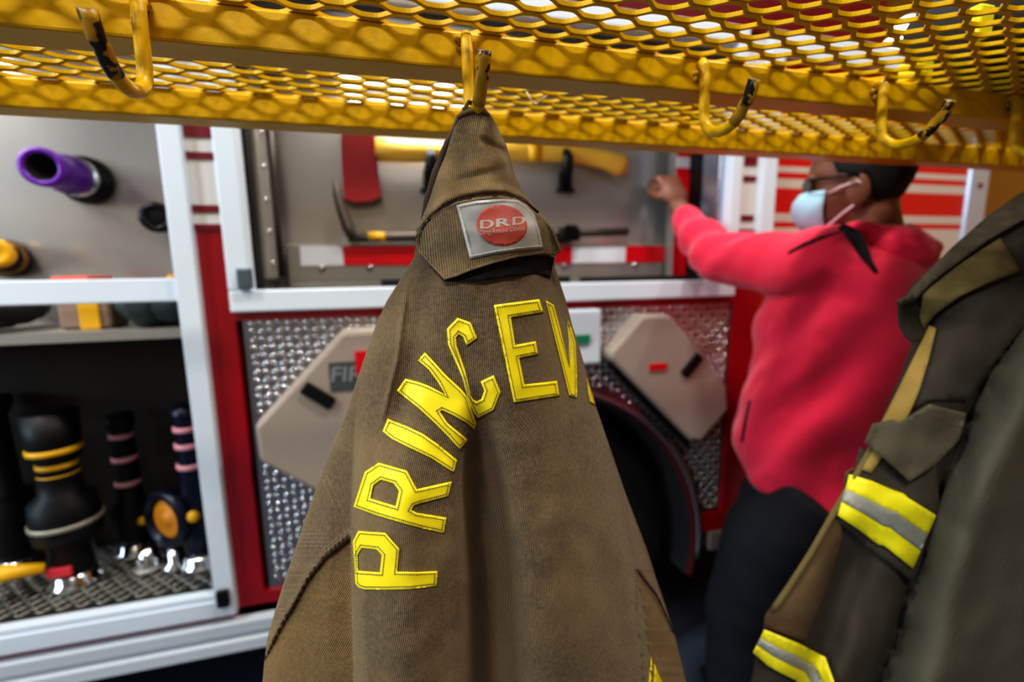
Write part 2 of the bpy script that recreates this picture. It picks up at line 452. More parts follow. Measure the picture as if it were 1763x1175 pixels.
# snippet of clear tie caught in the mesh
bm = bmesh.new()
A0 = at(905, 155, .648); A1 = at(921, 181, .640); A2 = at(946, 160, .648)
tube(bm, [A0, (A0+A1)/2+Vector((0, 0, -.002)), A1], [.0014, .0032, .0026], 6, .4)
tube(bm, [A1, (A1+A2)/2, A2], [.0026, .0036, .0016], 6, .4)
tag(obj('plastic_tie', bm, CLEAR, None, True), 'snipped clear plastic tie caught in the yellow mesh shelf', 'cable tie')

# ------------------------------------------------------------------ first coat
LT = [(180, 797), (190, 795), (200, 786), (220, 777), (240, 772), (270, 764), (300, 752), (350, 735), (390, 722), (430, 715), (445, 712), (480, 690), (520, 665), (560, 647), (600, 633), (650, 616), (700, 600), (740, 584), (780, 566), (850, 541), (900, 523), (950, 507), (1000, 490), (1050, 474), (1100, 460), (1140, 455), (1175, 452), (1300, 440), (1500, 425)]
RTb = [(180, 832), (190, 838), (200, 846), (210, 852), (250, 872), (300, 886), (330, 900), (360, 925), (390, 950), (430, 958), (460, 955), (480, 962), (520, 975), (560, 985), (600, 998), (650, 1012), (700, 1026), (750, 1043), (800, 1060), (850, 1077), (900, 1096), (950, 1115), (1000, 1131), (1050, 1148), (1100, 1163), (1175, 1181), (1300, 1195), (1500, 1205)]
YC = [(180, .444), (200, .440), (260, .430), (330, .414), (400, .397), (520, .385), (700, .372), (900, .362), (1175, .355), (1500, .35)]
YE = [(180, .008), (200, .012), (300, .030), (400, .046), (520, .052), (700, .066), (900, .080), (1175, .092), (1500, .10)]
XV = [(680, 822), (800, 824), (900, 832), (1000, 842), (1175, 850), (1500, 860)]
XS = [(600, 634), (640, 626), (700, 617), (760, 612), (850, 608), (930, 606), (1050, 608), (1175, 612), (1500, 618)]
XE = [(690, 1020), (760, 1040), (850, 1066), (950, 1090), (1050, 1110), (1130, 1119), (1175, 1121), (1500, 1140)]
XC = [(470, 703), (560, 691), (620, 684), (680, 669), (740, 655)]
ARC = [(690, 450), (722, 402), (740, 378), (765, 358), (790, 346), (830, 338), (870, 337), (905, 348), (930, 368), (975, 430)]
SEAML = [(440, 1160), (456, 1135), (470, 1108), (490, 1070), (505, 1046), (530, 1000), (560, 962), (585, 942), (607, 925)]
SEAMR = [(1096, 978), (1112, 1002), (1128, 1022), (1146, 1060), (1160, 1092), (1175, 1130), (1195, 1180)]
def D1(x, y, wr=True):
    xl = interp(LT, y); xr = interp(RTb, y); u = min(1, abs(2*(x-xl)/(xr-xl)-1))
    Y = interp(YC, y)+interp(YE, y)*(1-(1-u**2.1)**.62)
    w = sm(660, 900, y)
    xv = interp(XV, y); sg = interp([(700, 16), (900, 27), (1175, 34), (1500, 40)], y)
    dx = x-xv; Y += .080*w*math.exp(-(abs(dx)/(sg*.95 if dx < 0 else sg*1.3))**1.8)
    Y -= .016*w*math.exp(-((x-690)/58)**2) + .008*w*math.exp(-((x-960)/90)**2)
    xs = interp(XS, y); st = interp([(600, 0), (680, .006), (800, .015), (900, .020), (1175, .028), (1500, .03)], y)
    Y += st*(1-sm(xs-3, xs+1, x))
    if x > xs: Y += st*.6*max(0, 1-(x-xs)/22)**2
    else: Y += .006*sm(600, 800, y)*max(0, 1-(xs-x)/40)
    xc = interp(XC, y); Y -= .0035*sm(460, 520, y)*(1-sm(690, 750, y))*math.exp(-((x-xc)/5)**2)
    Y += .006*sm(470, 560, y)*(1-sm(700, 800, y))*math.exp(-((x-xc-28)/20)**2)
    # hollow above the letters, fold along the right shoulder
    Y -= .005*math.exp(-((x-985-(y-520)*.22)/14)**2)*sm(500, 560, y)*(1-sm(640, 740, y))
    xe = interp(XE, y); s2 = interp([(690, 0), (800, .006), (900, .010), (1175, .014), (1500, .016)], y)
    Y += s2*sm(xe-1, xe+4, x)
    if x < xe: Y += s2*.4*max(0, 1-(xe-x)/25)**2
    # armhole seams, sleeves lie a little lower and pucker
    if x < xs:
        ysm = interp(SEAML, x); d = y-ysm
        Y += .006*sm(-2, 3, d)-.003*math.exp(-((d+9)/8)**2)*(1+.6*math.sin(x*.9))
    if x > xe-14:
        d = y-interp(SEAMR, x)
        if x > 1096: Y += .004*sm(-2, 2, d)-.0015*math.exp(-((d+6)/6)**2)
    # collar rolls over the flap seam
    d = interp(ARC, x)-y
    if d > 0: Y -= .0045*math.exp(-((d-11)/9)**2)-.004*math.exp(-(d/5)**2)
    if wr: 
        Y += .0035*noise.noise((x/95., y/150., 1.3))+.0014*noise.noise((x/34., y/46., 4.1))
        ck = 1-sm(330, 370, y)
        Y += ck*(.005*noise.noise((x/34.+y/120., y/70., 8.1))+.004*math.exp(-((y-246-(x-835)*.5)/9)**2)*sm(800, 850, x)+.003*math.exp(-((y-300+(x-835)*.25)/8)**2)*(1-sm(850, 890, x))*sm(770, 800, x))
    return Y
def region(x, y):
    if y < interp(ARC, x): return 'collar'
    if x < interp(XS, y) and y > interp(SEAML, x): return 'sleeve_l'
    if x > interp(XE, y)-2 and x > 1096 and y > interp(SEAMR, x): return 'sleeve_r'
    return 'body'
coat = thing('turnout_coat', 'brown ribbed firefighter coat hanging from a hook, yellow letters across its back', 'coat', at(815, 190, .45))
NU, y0c, y1c = 220, 184, 1500
rows = []; y = y0c
while y < y1c:
    rows.append(y); y += 3.4 if y < 1190 else 12
P3 = {}
for j, y in enumerate(rows):
    xl, xr = interp(LT, y), interp(RTb, y)
    for i in range(NU+1):
        x = xl+(xr-xl)*i/NU; P3[i, j] = (at(x, y, D1(x, y)), x, y)
def build_region(name, keys, m, extra=None):
    bm = bmesh.new(); uvl = bm.loops.layers.uv.new('UVMap'); vs = {}; uvd = {}
    def V(i, j):
        if (i, j) not in vs: vs[i, j] = bm.verts.new(P3[i, j][0])
        return vs[i, j]
    for j in range(len(rows)-1):
        for i in range(NU):
            x = (P3[i, j][1]+P3[i+1, j+1][1])/2; yy = (rows[j]+rows[j+1])/2
            if region(x, yy) in keys:
                ids = ((i, j), (i+1, j), (i+1, j+1), (i, j+1))
                f = bm.faces.new([V(*q) for q in ids]); f.smooth = True
                for l, q in zip(f.loops, ids): l[uvl].uv = UVW[q]
    if extra: extra(bm, uvl, V)
    me = bpy.data.meshes.new(name); bm.to_mesh(me); bm.free()
    return mesh_obj(name, me, m, coat)
UVW = {}
for j in range(len(rows)):
    i0 = NU//2; s = 0
    UVW[i0, j] = (P3[i0, j][0].x, P3[i0, j][0].z)
    for rng, sg in ((range(i0+1, NU+1), 1), (range(i0-1, -1, -1), -1)):
        s = UVW[i0, j][0]; pv = P3[i0, j][0]
        for i in rng:
            q = P3[i, j][0]; d = min((q-pv).length, abs(q.x-pv.x)*1.8+.00005); s += sg*d; pv = q; UVW[i, j] = (s, q.z)
def back(bm, uvl, V):
    """far side of the coat, bulging away from the hook"""
    NB = 24; bk = {}
    for j in range(len(rows)):
        pa, pb = P3[0, j][0], P3[NU, j][0]; th = .018+.085*sm(190, 700, rows[j])
        for k in range(NB+1):
            t = k/NB; p = pa.lerp(pb, t); p.y += th*math.sin(PI*t)**.7; bk[k, j] = V(0, j) if k == 0 else V(NU, j) if k == NB else bm.verts.new(p)
    for j in range(len(rows)-1):
        for k in range(NB):
            ids = (bk[k, j], bk[k, j+1], bk[k+1, j+1], bk[k+1, j])
            f = bm.faces.new(ids); f.smooth = True
            for l in f.loops: l[uvl].uv = (l.vert.co.x, l.vert.co.z)
build_region('body', ('body',), COATM, back)
build_region('collar', ('collar',), COATC)
build_region('sleeve', ('sleeve_l',), COATS)
build_region('sleeve', ('sleeve_r',), COATS)
# inner collar edge showing on the left of the collar
bm = bmesh.new()
tube(bm, [at(796, 196, .4475), at(771, 248, .452), at(752, 300, .452), at(737, 350, .448), at(727, 388, .446)], [.003, .006, .008, .007, .003], 10, .6)
obj('inner_collar', bm, LINING, coat, True)
# seams
bm = bmesh.new()
tube(bm, [at(x, y, D1(x, y)-.0002) for x, y in dens([(a, b+1.5) for a, b in SEAML[1:]], 6, False)], .0007, 6); obj('seam', bm, DSEAM, coat, True)
bm = bmesh.new(); stitches(bm, [(a+1, b-12) for a, b in SEAML[2:]], D1, .0006, 3, 2, .0003, False)
stitches(bm, [(a+1, b-19) for a, b in SEAML[2:]], D1, .0006, 3, 2, .0003, False)
stitches(bm, [(555, 828), (572, 862), (594, 912)], D1, .0006, 3, 2, .0003, False)
stitches(bm, [(562, 820), (580, 856), (602, 902)], D1, .0006, 3, 2, .0003, False)
obj('seam_stitching', bm, SEAM, coat)
bm = bmesh.new()
tube(bm, [at(x, y, D1(x, y)-.0003) for x, y in ((1097, 981), (1105, 994), (1113, 1003), (1122, 1014), (1130, 1024), (1139, 1042), (1147, 1060), (1154, 1076), (1159, 1090))], .0008, 6)
obj('seam', bm, DSEAM, coat, True)
bm = bmesh.new()
tube(bm, [at(x, y+1, D1(x, y+4)-.0030) for x, y in dens(ARC[1:-1], 5, False)], .0016, 8); obj('collar_seam', bm, DSEAM, coat, True)
# hanging loop over the hook
bm = bmesh.new()
lp = [at(798, 204, .446), at(800, 190, .449), at(806, 176, .452), Vector((.0865, .4545, 1.5515)), at(828, 176, .452), at(833, 190, .449), at(836, 202, .446)]
tube(bm, lp, .0026, 8, .6); obj('hanging_loop', bm, LINING, coat, True)
bm = bmesh.new()
tube(bm, [at(x, y, D1(x, y)-.0015) for x, y in ((788, 203), (797, 196), (808, 192), (820, 191), (832, 193), (842, 199))], .0021, 8)
obj('collar_edge', bm, COATC, coat, True)
# flap
K = 300/1762.
def C9(l): return [(680+x*K, 320+y*K) for x, y in l]
flap = C9([(252, 415), (345, 322), (480, 222), (640, 152), (830, 117), (1050, 97), (1210, 122), (1330, 182), (1450, 292), (1560, 385), (1610, 450), (1645, 540), (1688, 660), (1620, 705), (1500, 690), (1250, 722), (1000, 785), (760, 862), (620, 920), (500, 955), (400, 850), (300, 745), (235, 672), (205, 545)])
def DF(x, y): return D1(min(max(x, interp(LT, y)+6), interp(RTb, y)-8), y, False)+.0012*noise.noise((x/30., y/30., 2))
fl = obj('drag_rescue_flap', sheet(flap, [], DF, .0075, .004, 4), COATC, coat, True)
po = C9([(255, 700), (400, 865), (500, 968), (800, 968), (1100, 928), (1430, 892), (1570, 935), (1612, 720), (1250, 690), (700, 820)])
obj('pouch_opening', sheet(po, [], DF, .0022, .001, 5), POUCH, coat, True)
bm = bmesh.new()
fi = inset(flap, 3.2)
stitches(bm, fi, DF, .0080, 2.6, 1.2, .00045)
stitches(bm, inset(flap, 1.4)[12:], DF, .0080, 1.2, 1.1, .0004, False)
obj('stitching', bm, SEAM, fl)
pat = C9([(618, 196), (700, 175), (830, 150), (1080, 130), (1240, 142), (1330, 195), (1410, 282), (1460, 440), (1503, 632), (1250, 655), (1000, 692), (760, 742), (690, 470)])
obj('reflective_patch', sheet(pat, [], DF, .0086, .001, 5), PATCH, fl, True)
bm = bmesh.new(); stitches(bm, inset(pat, 4.2), DF, .0092, 2.4, 1.5, .00052); obj('patch_stitching', bm, STITW, fl)
a = math.radians(6)
dsc = [(1080+258*math.cos(t)*math.cos(a)-208*math.sin(t)*math.sin(-a), 400+208*math.sin(t)*math.cos(a)+258*math.cos(t)*math.sin(-a)*.2) for t in [2*PI*k/48 for k in range(48)]]
obj('emblem_disc', sheet(C9(dsc), [], DF, .0090, .0004, 4), DISC, fl, True)
fn = lambda x, y: at(x, y, DF(x, y)-.0094)
for i, (q, w_) in enumerate((([(860, 350), (1000, 338), (1000, 424), (860, 438)], 'D'), ([(1022, 335), (1172, 320), (1172, 402), (1022, 420)], 'R'), ([(1186, 318), (1322, 304), (1322, 384), (1186, 400)], 'D'))):
    obj('lettering', text_on(w_, C9(q), fn, .035), PRINT, fl)
obj('lettering', text_on('Drag Rescue Device', C9([(860, 452), (1316, 400), (1316, 462), (860, 512)]), fn, .0), PRINT, fl)
# letters
def T4(l): return [(590+x/4.7, 780+y/4.7) for x, y in l]
def T5(l): return [(640+x/4.895, 590+y/4.895) for x, y in l]
def T6(l): return [(750+x/4.897, 500+y/4.897) for x, y in l]
LET = {
 'P': (T4([(125, 632), (345, 648), (460, 778), (442, 963), (600, 966), (768, 957), (762, 1080), (550, 1105), (350, 1110), (180, 1108), (130, 1095), (100, 1060), (92, 900), (80, 720)]), [T4([(155, 772), (275, 785), (315, 830), (300, 968), (125, 955), (122, 830)])]),
 'R': (T4([(290, 80), (520, 145), (600, 295), (885, 232), (855, 352), (620, 412), (575, 428), (556, 462), (600, 486), (840, 525), (820, 652), (640, 612), (480, 568), (280, 510), (85, 440), (178, 155)]), [T4([(310, 220), (412, 250), (455, 310), (428, 432), (225, 370), (250, 265)])]),
 'I': (T5([(135, 642), (300, 708), (430, 770), (560, 860), (720, 992), (693, 1098), (500, 975), (300, 880), (170, 815), (90, 750)]), []),
 'N': (T5([(448, 83), (530, 170), (620, 270), (760, 400), (810, 460), (840, 560), (885, 690), (865, 734), (800, 680), (700, 622), (592, 572), (575, 582), (640, 680), (812, 822), (742, 903), (640, 790), (520, 670), (400, 560), (210, 408), (283, 305), (400, 335), (480, 365), (620, 440), (560, 340), (480, 230), (385, 150)]), []),
 'C': (T6([(95, 325), (185, 232), (295, 272), (350, 405), (260, 467), (232, 395), (195, 372), (172, 400), (178, 470), (250, 680), (298, 890), (315, 920), (345, 938), (385, 918), (410, 850), (378, 770), (490, 717), (548, 860), (490, 1010), (360, 1078), (322, 1040), (285, 955), (230, 750), (105, 460)]), []),
 'E': (T6([(490, 125), (875, 75), (910, 185), (635, 230), (672, 462), (845, 430), (865, 540), (705, 572), (750, 795), (1025, 765), (1045, 890), (660, 948)]), []),
 'V': (T6([(928, 85), (998, 125), (1060, 360), (1128, 640), (1125, 430), (1100, 215), (1145, 320), (1180, 440), (1190, 640), (1193, 908), (1127, 888), (1060, 620), (980, 300)]), []),
 'I ': (T6([(1268, 700), (1290, 790), (1322, 880), (1352, 978), (1300, 945), (1283, 850)]), []),
}
for ch, (poly, holes) in LET.items():
    dn = (lambda x, y: D1(x, y)) if ch not in 'VI ' else (lambda x, y: D1(x, y, True))
    o = obj('letter', sheet(poly, holes, dn, .0016, .0014, 4.2), LETY, coat, True)
    o['label'] = 'yellow stitched letter '+ch.strip()+(' half hidden at the right shoulder' if ch == 'I ' else ' on the coat back')
    bm = bmesh.new()
    if ch != 'I ': stitches(bm, inset(poly, 4.6 if ch != 'V' else 3.2), dn, .0019, 2.6, 1.5, .00042)
    else: stitches(bm, inset(poly, 1.2), dn, .0019, 2.2, 1.5, .0003)
    for h in holes: stitches(bm, inset(h, -5), dn, .0019, 2.6, 1.5, .00042)
    obj('stitching', bm, STIT, o)
o = obj('trim', sheet([(1127, 1144), (1132, 1158), (1150, 1195), (1165, 1240), (1122, 1240)], [], D1, .0016, .001, 5), LETY, coat, True)
o = obj('trim', sheet([(1121, 1131), (1124, 1146), (1122, 1175), (1119, 1240), (1112, 1240), (1117, 1175)], [], D1, .0014, .001, 4), LETY, coat, True)

# ------------------------------------------------------------------ second coat
L2 = [(300, 1800), (328, 1763), (372, 1700), (425, 1640), (475, 1592), (512, 1563), (560, 1597), (610, 1576), (680, 1541), (760, 1501), (810, 1471), (880, 1431), (950, 1391), (1010, 1351), (1060, 1316), (1090, 1312), (1130, 1300), (1180, 1292), (1300, 1285), (1500, 1280)]
SL = [(300, 1900), (500, 1800), (560, 1765), (590, 1742), (640, 1708), (700, 1681), (748, 1661), (833, 1629), (910, 1605), (991, 1576), (1088, 1552), (1149, 1528), (1300, 1480), (1500, 1440)]
def D2(x, y, sleeve=True, wr=True):
    xl = interp(L2, y)
    Y = .415+.00002*(x-1300)
    t = max(0, (x-xl))/160.
    Y += .045*max(0, 1-t)**2
    Y += .03*math.exp(-((x-(1490+(900-y)*.35))/38)**2)*sm(880, 990, y)
    Y += .03*(1-sm(330, 620, y))
    if sleeve:
        xs = interp(SL, y); d = x-xs
        Y += .016*math.exp(-(d/16)**2)*(d < 0)+.0
        Y -= .055*sm(-2, 90, d)**.6 if d > -2 else 0
    if wr: Y += .010*noise.noise((x/120.+y/300., y/170., 3.3))+.004*noise.noise((x/45., y/60., 6.1))
    return Y
coat2 = thing('turnout_coat', 'worn olive firefighter coat at the right edge with lime-yellow striped bands', 'coat', at(1763, 330, .46))
bm = bmesh.new(); uvl = bm.loops.layers.uv.new('UVMap')
rows2 = [300+6*k for k in range(150)]+[1200+25*k for k in range(13)]
NU2 = 90; XR2 = 1990; vf = []
for y in rows2:
    xl = interp(L2, y); vf.append([bm.verts.new(at(xl+(XR2-xl)*i/NU2, y, D2(xl+(XR2-xl)*i/NU2, y))) for i in range(NU2+1)])
mi_for = lambda x, y: 1 if x > interp(SL, y) else 0
for j in range(len(rows2)-1):
    for i in range(NU2):
        f = bm.faces.new((vf[j][i], vf[j][i+1], vf[j+1][i+1], vf[j+1][i])); f.smooth = True
NB = 16; vb = []
for j, y in enumerate(rows2):
    pa, pb = vf[j][0].co.copy(), vf[j][-1].co.copy(); r = []
    for k in range(NB+1):
        p = pa.lerp(pb, k/NB); p.y += .10*math.sin(PI*k/NB)*sm(290, 520, y)+.012*math.sin(PI*k/NB)
        r.append(vf[j][0] if k == 0 else vf[j][-1] if k == NB else bm.verts.new(p))
    vb.append(r)
for j in range(len(rows2)-1):
    for k in range(NB): bm.faces.new((vb[j][k], vb[j+1][k], vb[j+1][k+1], vb[j][k+1])).smooth = True
obj('body', bm, OLIVED, coat2, True)
ND = lambda x, y: D2(x, y, False, True)
slv = [(interp(SL, y), y) for y in range(500, 1321, 20)]
obj('sleeve', sheet(slv+[(1980, 1320), (1980, 330), (1890, 330), (1850, 410)], [], lambda x, y: D2(x, y), .004, .003, 14), OLIVEG, coat2, True)
obj('front_edge', sheet([(1600, 560), (1576, 610), (1541, 680), (1501, 760), (1474, 806), (1500, 815), (1530, 772), (1562, 722), (1584, 670), (1600, 615), (1612, 566)], [], ND, .009, .006, 8), KHAKI, coat2, True)
obj('front_band', sheet([(1478, 800), (1471, 812), (1431, 880), (1391, 950), (1351, 1012), (1318, 1060), (1314, 1080), (1386, 1106), (1427, 1007), (1451, 926), (1446, 874), (1456, 813)], [], ND, .003, .004, 9), BROWNB, coat2, True)
bm = bmesh.new()
pth = [(1500, 765), (1471, 815), (1431, 883), (1391, 953), (1351, 1015), (1318, 1062)]
tube(bm, [at(x+5, y, ND(x+8, y)-.006) for x, y in dens(pth, 12, False)], .004, 8); obj('worn_hem', bm, KHAKI2, coat2, True)
obj('pocket_flap', sheet([(1488, 762), (1502, 730), (1536, 722), (1548, 728), (1600, 696), (1664, 712), (1653, 757), (1609, 803), (1566, 830), (1510, 780)], [], ND, .016, .006, 8), OLIVE, coat2, True)
obj('pocket', sheet([(1470, 812), (1480, 770), (1520, 790), (1566, 830), (1612, 800), (1618, 870), (1600, 920), (1578, 996), (1568, 1000), (1530, 968), (1512, 956), (1480, 930), (1446, 900)], [], ND, .006, .006, 8), OLIVED, coat2, True)
def band(outline_top, outline_bot, name):
    n = len(outline_top)
    for a, b, m_, nm, of in ((0, .36, TRIMY, 'yellow_trim', .0095), (.36, .66, TRIMS, 'silver_trim', .010), (.66, 1, TRIMY, 'yellow_trim', .0095)):
        t = [tuple(Vector(p).lerp(Vector(q), a)) for p, q in zip(outline_top, outline_bot)]
        b_ = [tuple(Vector(p).lerp(Vector(q), b)) for p, q in zip(outline_top, outline_bot)]
        obj(nm, sheet(t+b_[::-1], [], ND, of, .002, 7), m_, coat2, True)
band([(1462, 817), (1500, 828), (1540, 845), (1556, 850), (1564, 858), (1612, 888)], [(1442, 888), (1480, 914), (1512, 938), (1522, 940), (1530, 946), (1572, 980)], 'upper')
band([(1316, 1084), (1345, 1096), (1374, 1108), (1421, 1132), (1440, 1185), (1448, 1240)], [(1296, 1124), (1322, 1147), (1345, 1160), (1370, 1172), (1400, 1215), (1410, 1260)], 'lower')
obj('collar', sheet([(1780, 312), (1763, 328), (1700, 372), (1640, 425), (1590, 475), (1560, 511), (1545, 517), (1549, 526), (1572, 520), (1600, 490), (1650, 452), (1700, 414), (1763, 378), (1830, 340)], [], ND, .016, .007, 8), OLIVE, coat2, True)
obj('lapel', sheet([(1590, 505), (1640, 464), (1690, 430), (1722, 410), (1738, 435), (1757, 466), (1700, 488), (1650, 512), (1612, 540), (1590, 566), (1583, 545)], [], ND, .012, .006, 8), KHAKI2, coat2, True)
obj('lapel_lining', sheet([(1606, 548), (1660, 515), (1757, 472), (1800, 470), (1765, 560), (1700, 640), (1665, 690), (1600, 690), (1560, 712), (1590, 610)], [], ND, .003, .003, 10), OLIVED, coat2, True)
obj('clasp_tab', sheet([(1544, 516), (1572, 514), (1590, 536), (1600, 560), (1588, 584), (1572, 592), (1556, 580), (1546, 558)], [], ND, .009, .010, 7), OLIVED, coat2, True)
obj('hanging_loop', (lambda b: (tube(b, [Vector((.86, .452, 1.5515)), Vector((.874, .452, 1.535)), Vector((.87, .45, 1.50)), Vector((.85, .45, 1.50)), Vector((.848, .452, 1.535)), Vector((.86, .452, 1.5515))], .003, 8), b)[1])(bmesh.new()), LINING, coat2, True)

# ------------------------------------------------------------------ gear on the shelf at the right
bag = thing('gear_bag', 'charcoal gear bundle with lime-yellow tabs lying on the yellow mesh shelf', 'gear bag', (1.0, .5, 1.645))
def lump(p, n):
    return p+n*(.02*noise.noise(p*9)+.008*noise.noise(p*26))
bm = bmesh.new()
for c, r in (((.86, .47, 1.715), (.17, .13, .07)), ((.80, .40, 1.70), (.12, .10, .055)), ((1.05, .52, 1.73), (.22, .2, .085)), ((1.0, .36, 1.71), (.2, .1, .065)), ((1.35, .5, 1.74), (.25, .2, .09))):
    ellipsoid(bm, c, *r)
me = remesh(bm, .012, 6, 'gear', lump)
for v in me.vertices:
    if v.co.z < 1.646: v.co.z = 1.646
mesh_obj('shell', me, BAGC, bag, True)
bm = bmesh.new(); c = at(1690, 58, .425)
box(bm, c.x-.012, c.x+.012, c.y-.004, c.y+.01, c.z-.004, c.z+.03); obj('yellow_tab', bm, TRIMY, bag, bevel=.003)
bm = bmesh.new(); c = at(1582, 131, .50)
box(bm, c.x-.012, c.x+.02, c.y-.004, c.y+.02, c.z-.004, c.z+.02); obj('yellow_tab', bm, TRIMY, bag, bevel=.003)

# bright lamps on the far side wall, seen past the engine's shoulder
def wall_spot(px, py):
    d = ray(px, py); return CAM+d*(3.5/d.x)
for px, py, r, lb in ((1546, 92, .10, 'lower of two bright round wall lamps beyond the engine'), (1569, 56, .09, 'upper of two bright round wall lamps beyond the engine')):
    p = wall_spot(px, py); wl = thing('wall_lamp', lb, 'lamp', p, 'round wall lamps')
    bm = bmesh.new(); lathe(bm, p, (-1, 0, 0), [(0, r*1.15), (.05, r*1.12), (.05, r)], 24); obj('housing', bm, ALUS, wl)
    bm = bmesh.new(); lathe(bm, p, (-1, 0, 0), [(.04, r), (.07, r*.9), (.09, r*.5), (.095, .001)], 24); obj('diffuser', bm, mat('lamp_glass', rgb(255, 250, 235), .3, emit=(1, .95, .85, 1), estr=7), wl, True)

# ------------------------------------------------------------------ fire engine
T = 1.2
YB, YA = 1.46, 1.52
truck = thing('fire_truck', 'red and white fire engine with open equipment compartments and tread-plate fender', 'fire truck', (.4, 1.2, 0))
XE_ = 2.03
# red bodywork
bm = bmesh.new()
for b in ((-.412, -.350, T+.004, T+.05, .535, 1.505), (-.350, 1.018, T+.004, T+.05, 1.288, 1.308), (1.018, 1.125, T+.004, T+.05, .535, 1.505),
          (-.350, -.20, T+.004, T+.05, .535, .59), (.94, 1.02, T+.004, T+.05, .535, .60),
          (-3.0, -.2, T+.004, T+.05, .535, .558), 
          (-3, XE_, YA+.02, 3.3, .62, 2.03), (-3, 1.5, YA+.02, 3.3, 2.03, 2.9), (-3, 1.5, T+.01, YA+.02, 2.75, 2.9), (1.12, XE_, T+.05, YA+.02, 1.9, 2.03), (-.40, -.33, T+.05, YA+.02, .6, 2.03), (1.0, 1.12, T+.05, YA+.02, .6, 2.03)):
    box(bm, *b)
obj('body_panel', bm, RED, truck)
obj('upper_panel', B((-3, 1.5, T+.004, T+.05, 2.05, 2.75)), mat('engine_red_shaded', rgb(96, 4, 16), .3, 0, .05, 5), truck)  # same red paint as the body, shade mixed into its colour
# striped infill panels between the compartments
for x0, x1, bx0, bx1 in ((-.412, -.350, -.412, -.350), (1.0, 1.122, 1.022, 1.066)):
    p = obj('stripe_panel', B((x0, x1, T+.002, T+.05, 1.505, 2.03)), WHITE2, truck)
    for zz in ((1.644, 1.659), (1.531, 1.547), (1.689, 1.72), (1.494, 1.506)): obj('red_bar', B((bx0, bx1, T-.001, T+.004)+zz), DKRED, p)
# compartment frames
f1 = T-.018
obj('compartment_frame', B((-.455, -.411, f1, T+.03, .600, 2.005), (-3, -.411, f1, T+.03, .555, .600), (-3, -.455, f1+.004, T+.012, .600, .617), (-3, -.411, f1, T+.03, 2.005, 2.05)), WHITE, truck, bevel=.003)
obj('compartment_frame', B((-.353, -.306, f1, T+.03, 1.358, 2.005), (-.353, 1.002, f1, T+.03, 1.308, 1.358), (.966, 1.002, f1, T+.03, 1.358, 2.005), (-.353, 1.002, f1, T+.03, 2.005, 2.05)), WHITE, truck, bevel=.004)
obj('compartment_frame', B((1.075, 1.124, f1, T+.03, 1.40, 2.05), (1.124, 1.937, f1, T+.03, 1.985, 2.05)), WHITE, truck, bevel=.003)
obj('retaining_bar', B((-3, -.452, T+.006, T+.022, 1.336, 1.388)), WHITE, truck, bevel=.003)
# white compartment A liner
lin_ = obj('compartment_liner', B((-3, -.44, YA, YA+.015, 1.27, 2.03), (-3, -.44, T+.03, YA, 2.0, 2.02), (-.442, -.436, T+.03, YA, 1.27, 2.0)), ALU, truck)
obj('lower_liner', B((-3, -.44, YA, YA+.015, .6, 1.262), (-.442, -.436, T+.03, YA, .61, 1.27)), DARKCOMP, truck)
obj('shelf', B((-3, -.45, T+.022, YA, 1.258, 1.27), (-3, -.45, T+.018, T+.024, 1.252, 1.274)), ALUS, truck)
def lugs(bm, x0, x1, z0, z1, plane, pos, pitch=.0342, mask=None, ln=.0092, wd=.0056, ht=.0026):
    """raised tread lugs, alternately slanted; plane 'y' = upright sheet facing -Y, 'z' = floor"""
    p = pitch/2; j = 0; v = z0+p
    while v < z1:
        i = 0; u = x0+p*(1)
        while u < x1:
            if (not mask) or mask(u, v):
                s = 1 if (i+j) % 2 else -1
                a = math.radians(45)*s; ca, sa = math.cos(a), math.sin(a); ring0 = []; ring1 = []
                rgs = []
                for sc, hh in ((1, 0), (.88, .45), (.62, .8), (.3, .96)):
                    rg = []
                    for k in range(10):
                        t = 2*PI*k/10; e, f_ = math.cos(t)*ln*sc, math.sin(t)*wd*sc
                        du, dv = e*ca-f_*sa, e*sa+f_*ca
                        rg.append(bm.verts.new((u+du, pos-ht*hh, v+dv) if plane == 'y' else (u+du, v+dv, pos+ht*hh)))
                    rgs.append(rg)
                tp = bm.verts.new((u, pos-ht, v) if plane == 'y' else (u, v, pos+ht))
                fs = [bm.faces.new((ra[k], ra[(k+1) % 10], rb[(k+1) % 10], rb[k])) for ra, rb in zip(rgs, rgs[1:]) for k in range(10)]
                fs += [bm.faces.new((rgs[-1][k], rgs[-1][(k+1) % 10], tp)) for k in range(10)]
                for f in fs: f.smooth = True; f.material_index = 1
            u += p; i += 1
        v += p; j += 1
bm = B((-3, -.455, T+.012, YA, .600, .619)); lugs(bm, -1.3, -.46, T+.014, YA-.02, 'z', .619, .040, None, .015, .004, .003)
obj('compartment_floor', bm, [TREADF, LUGF], truck)
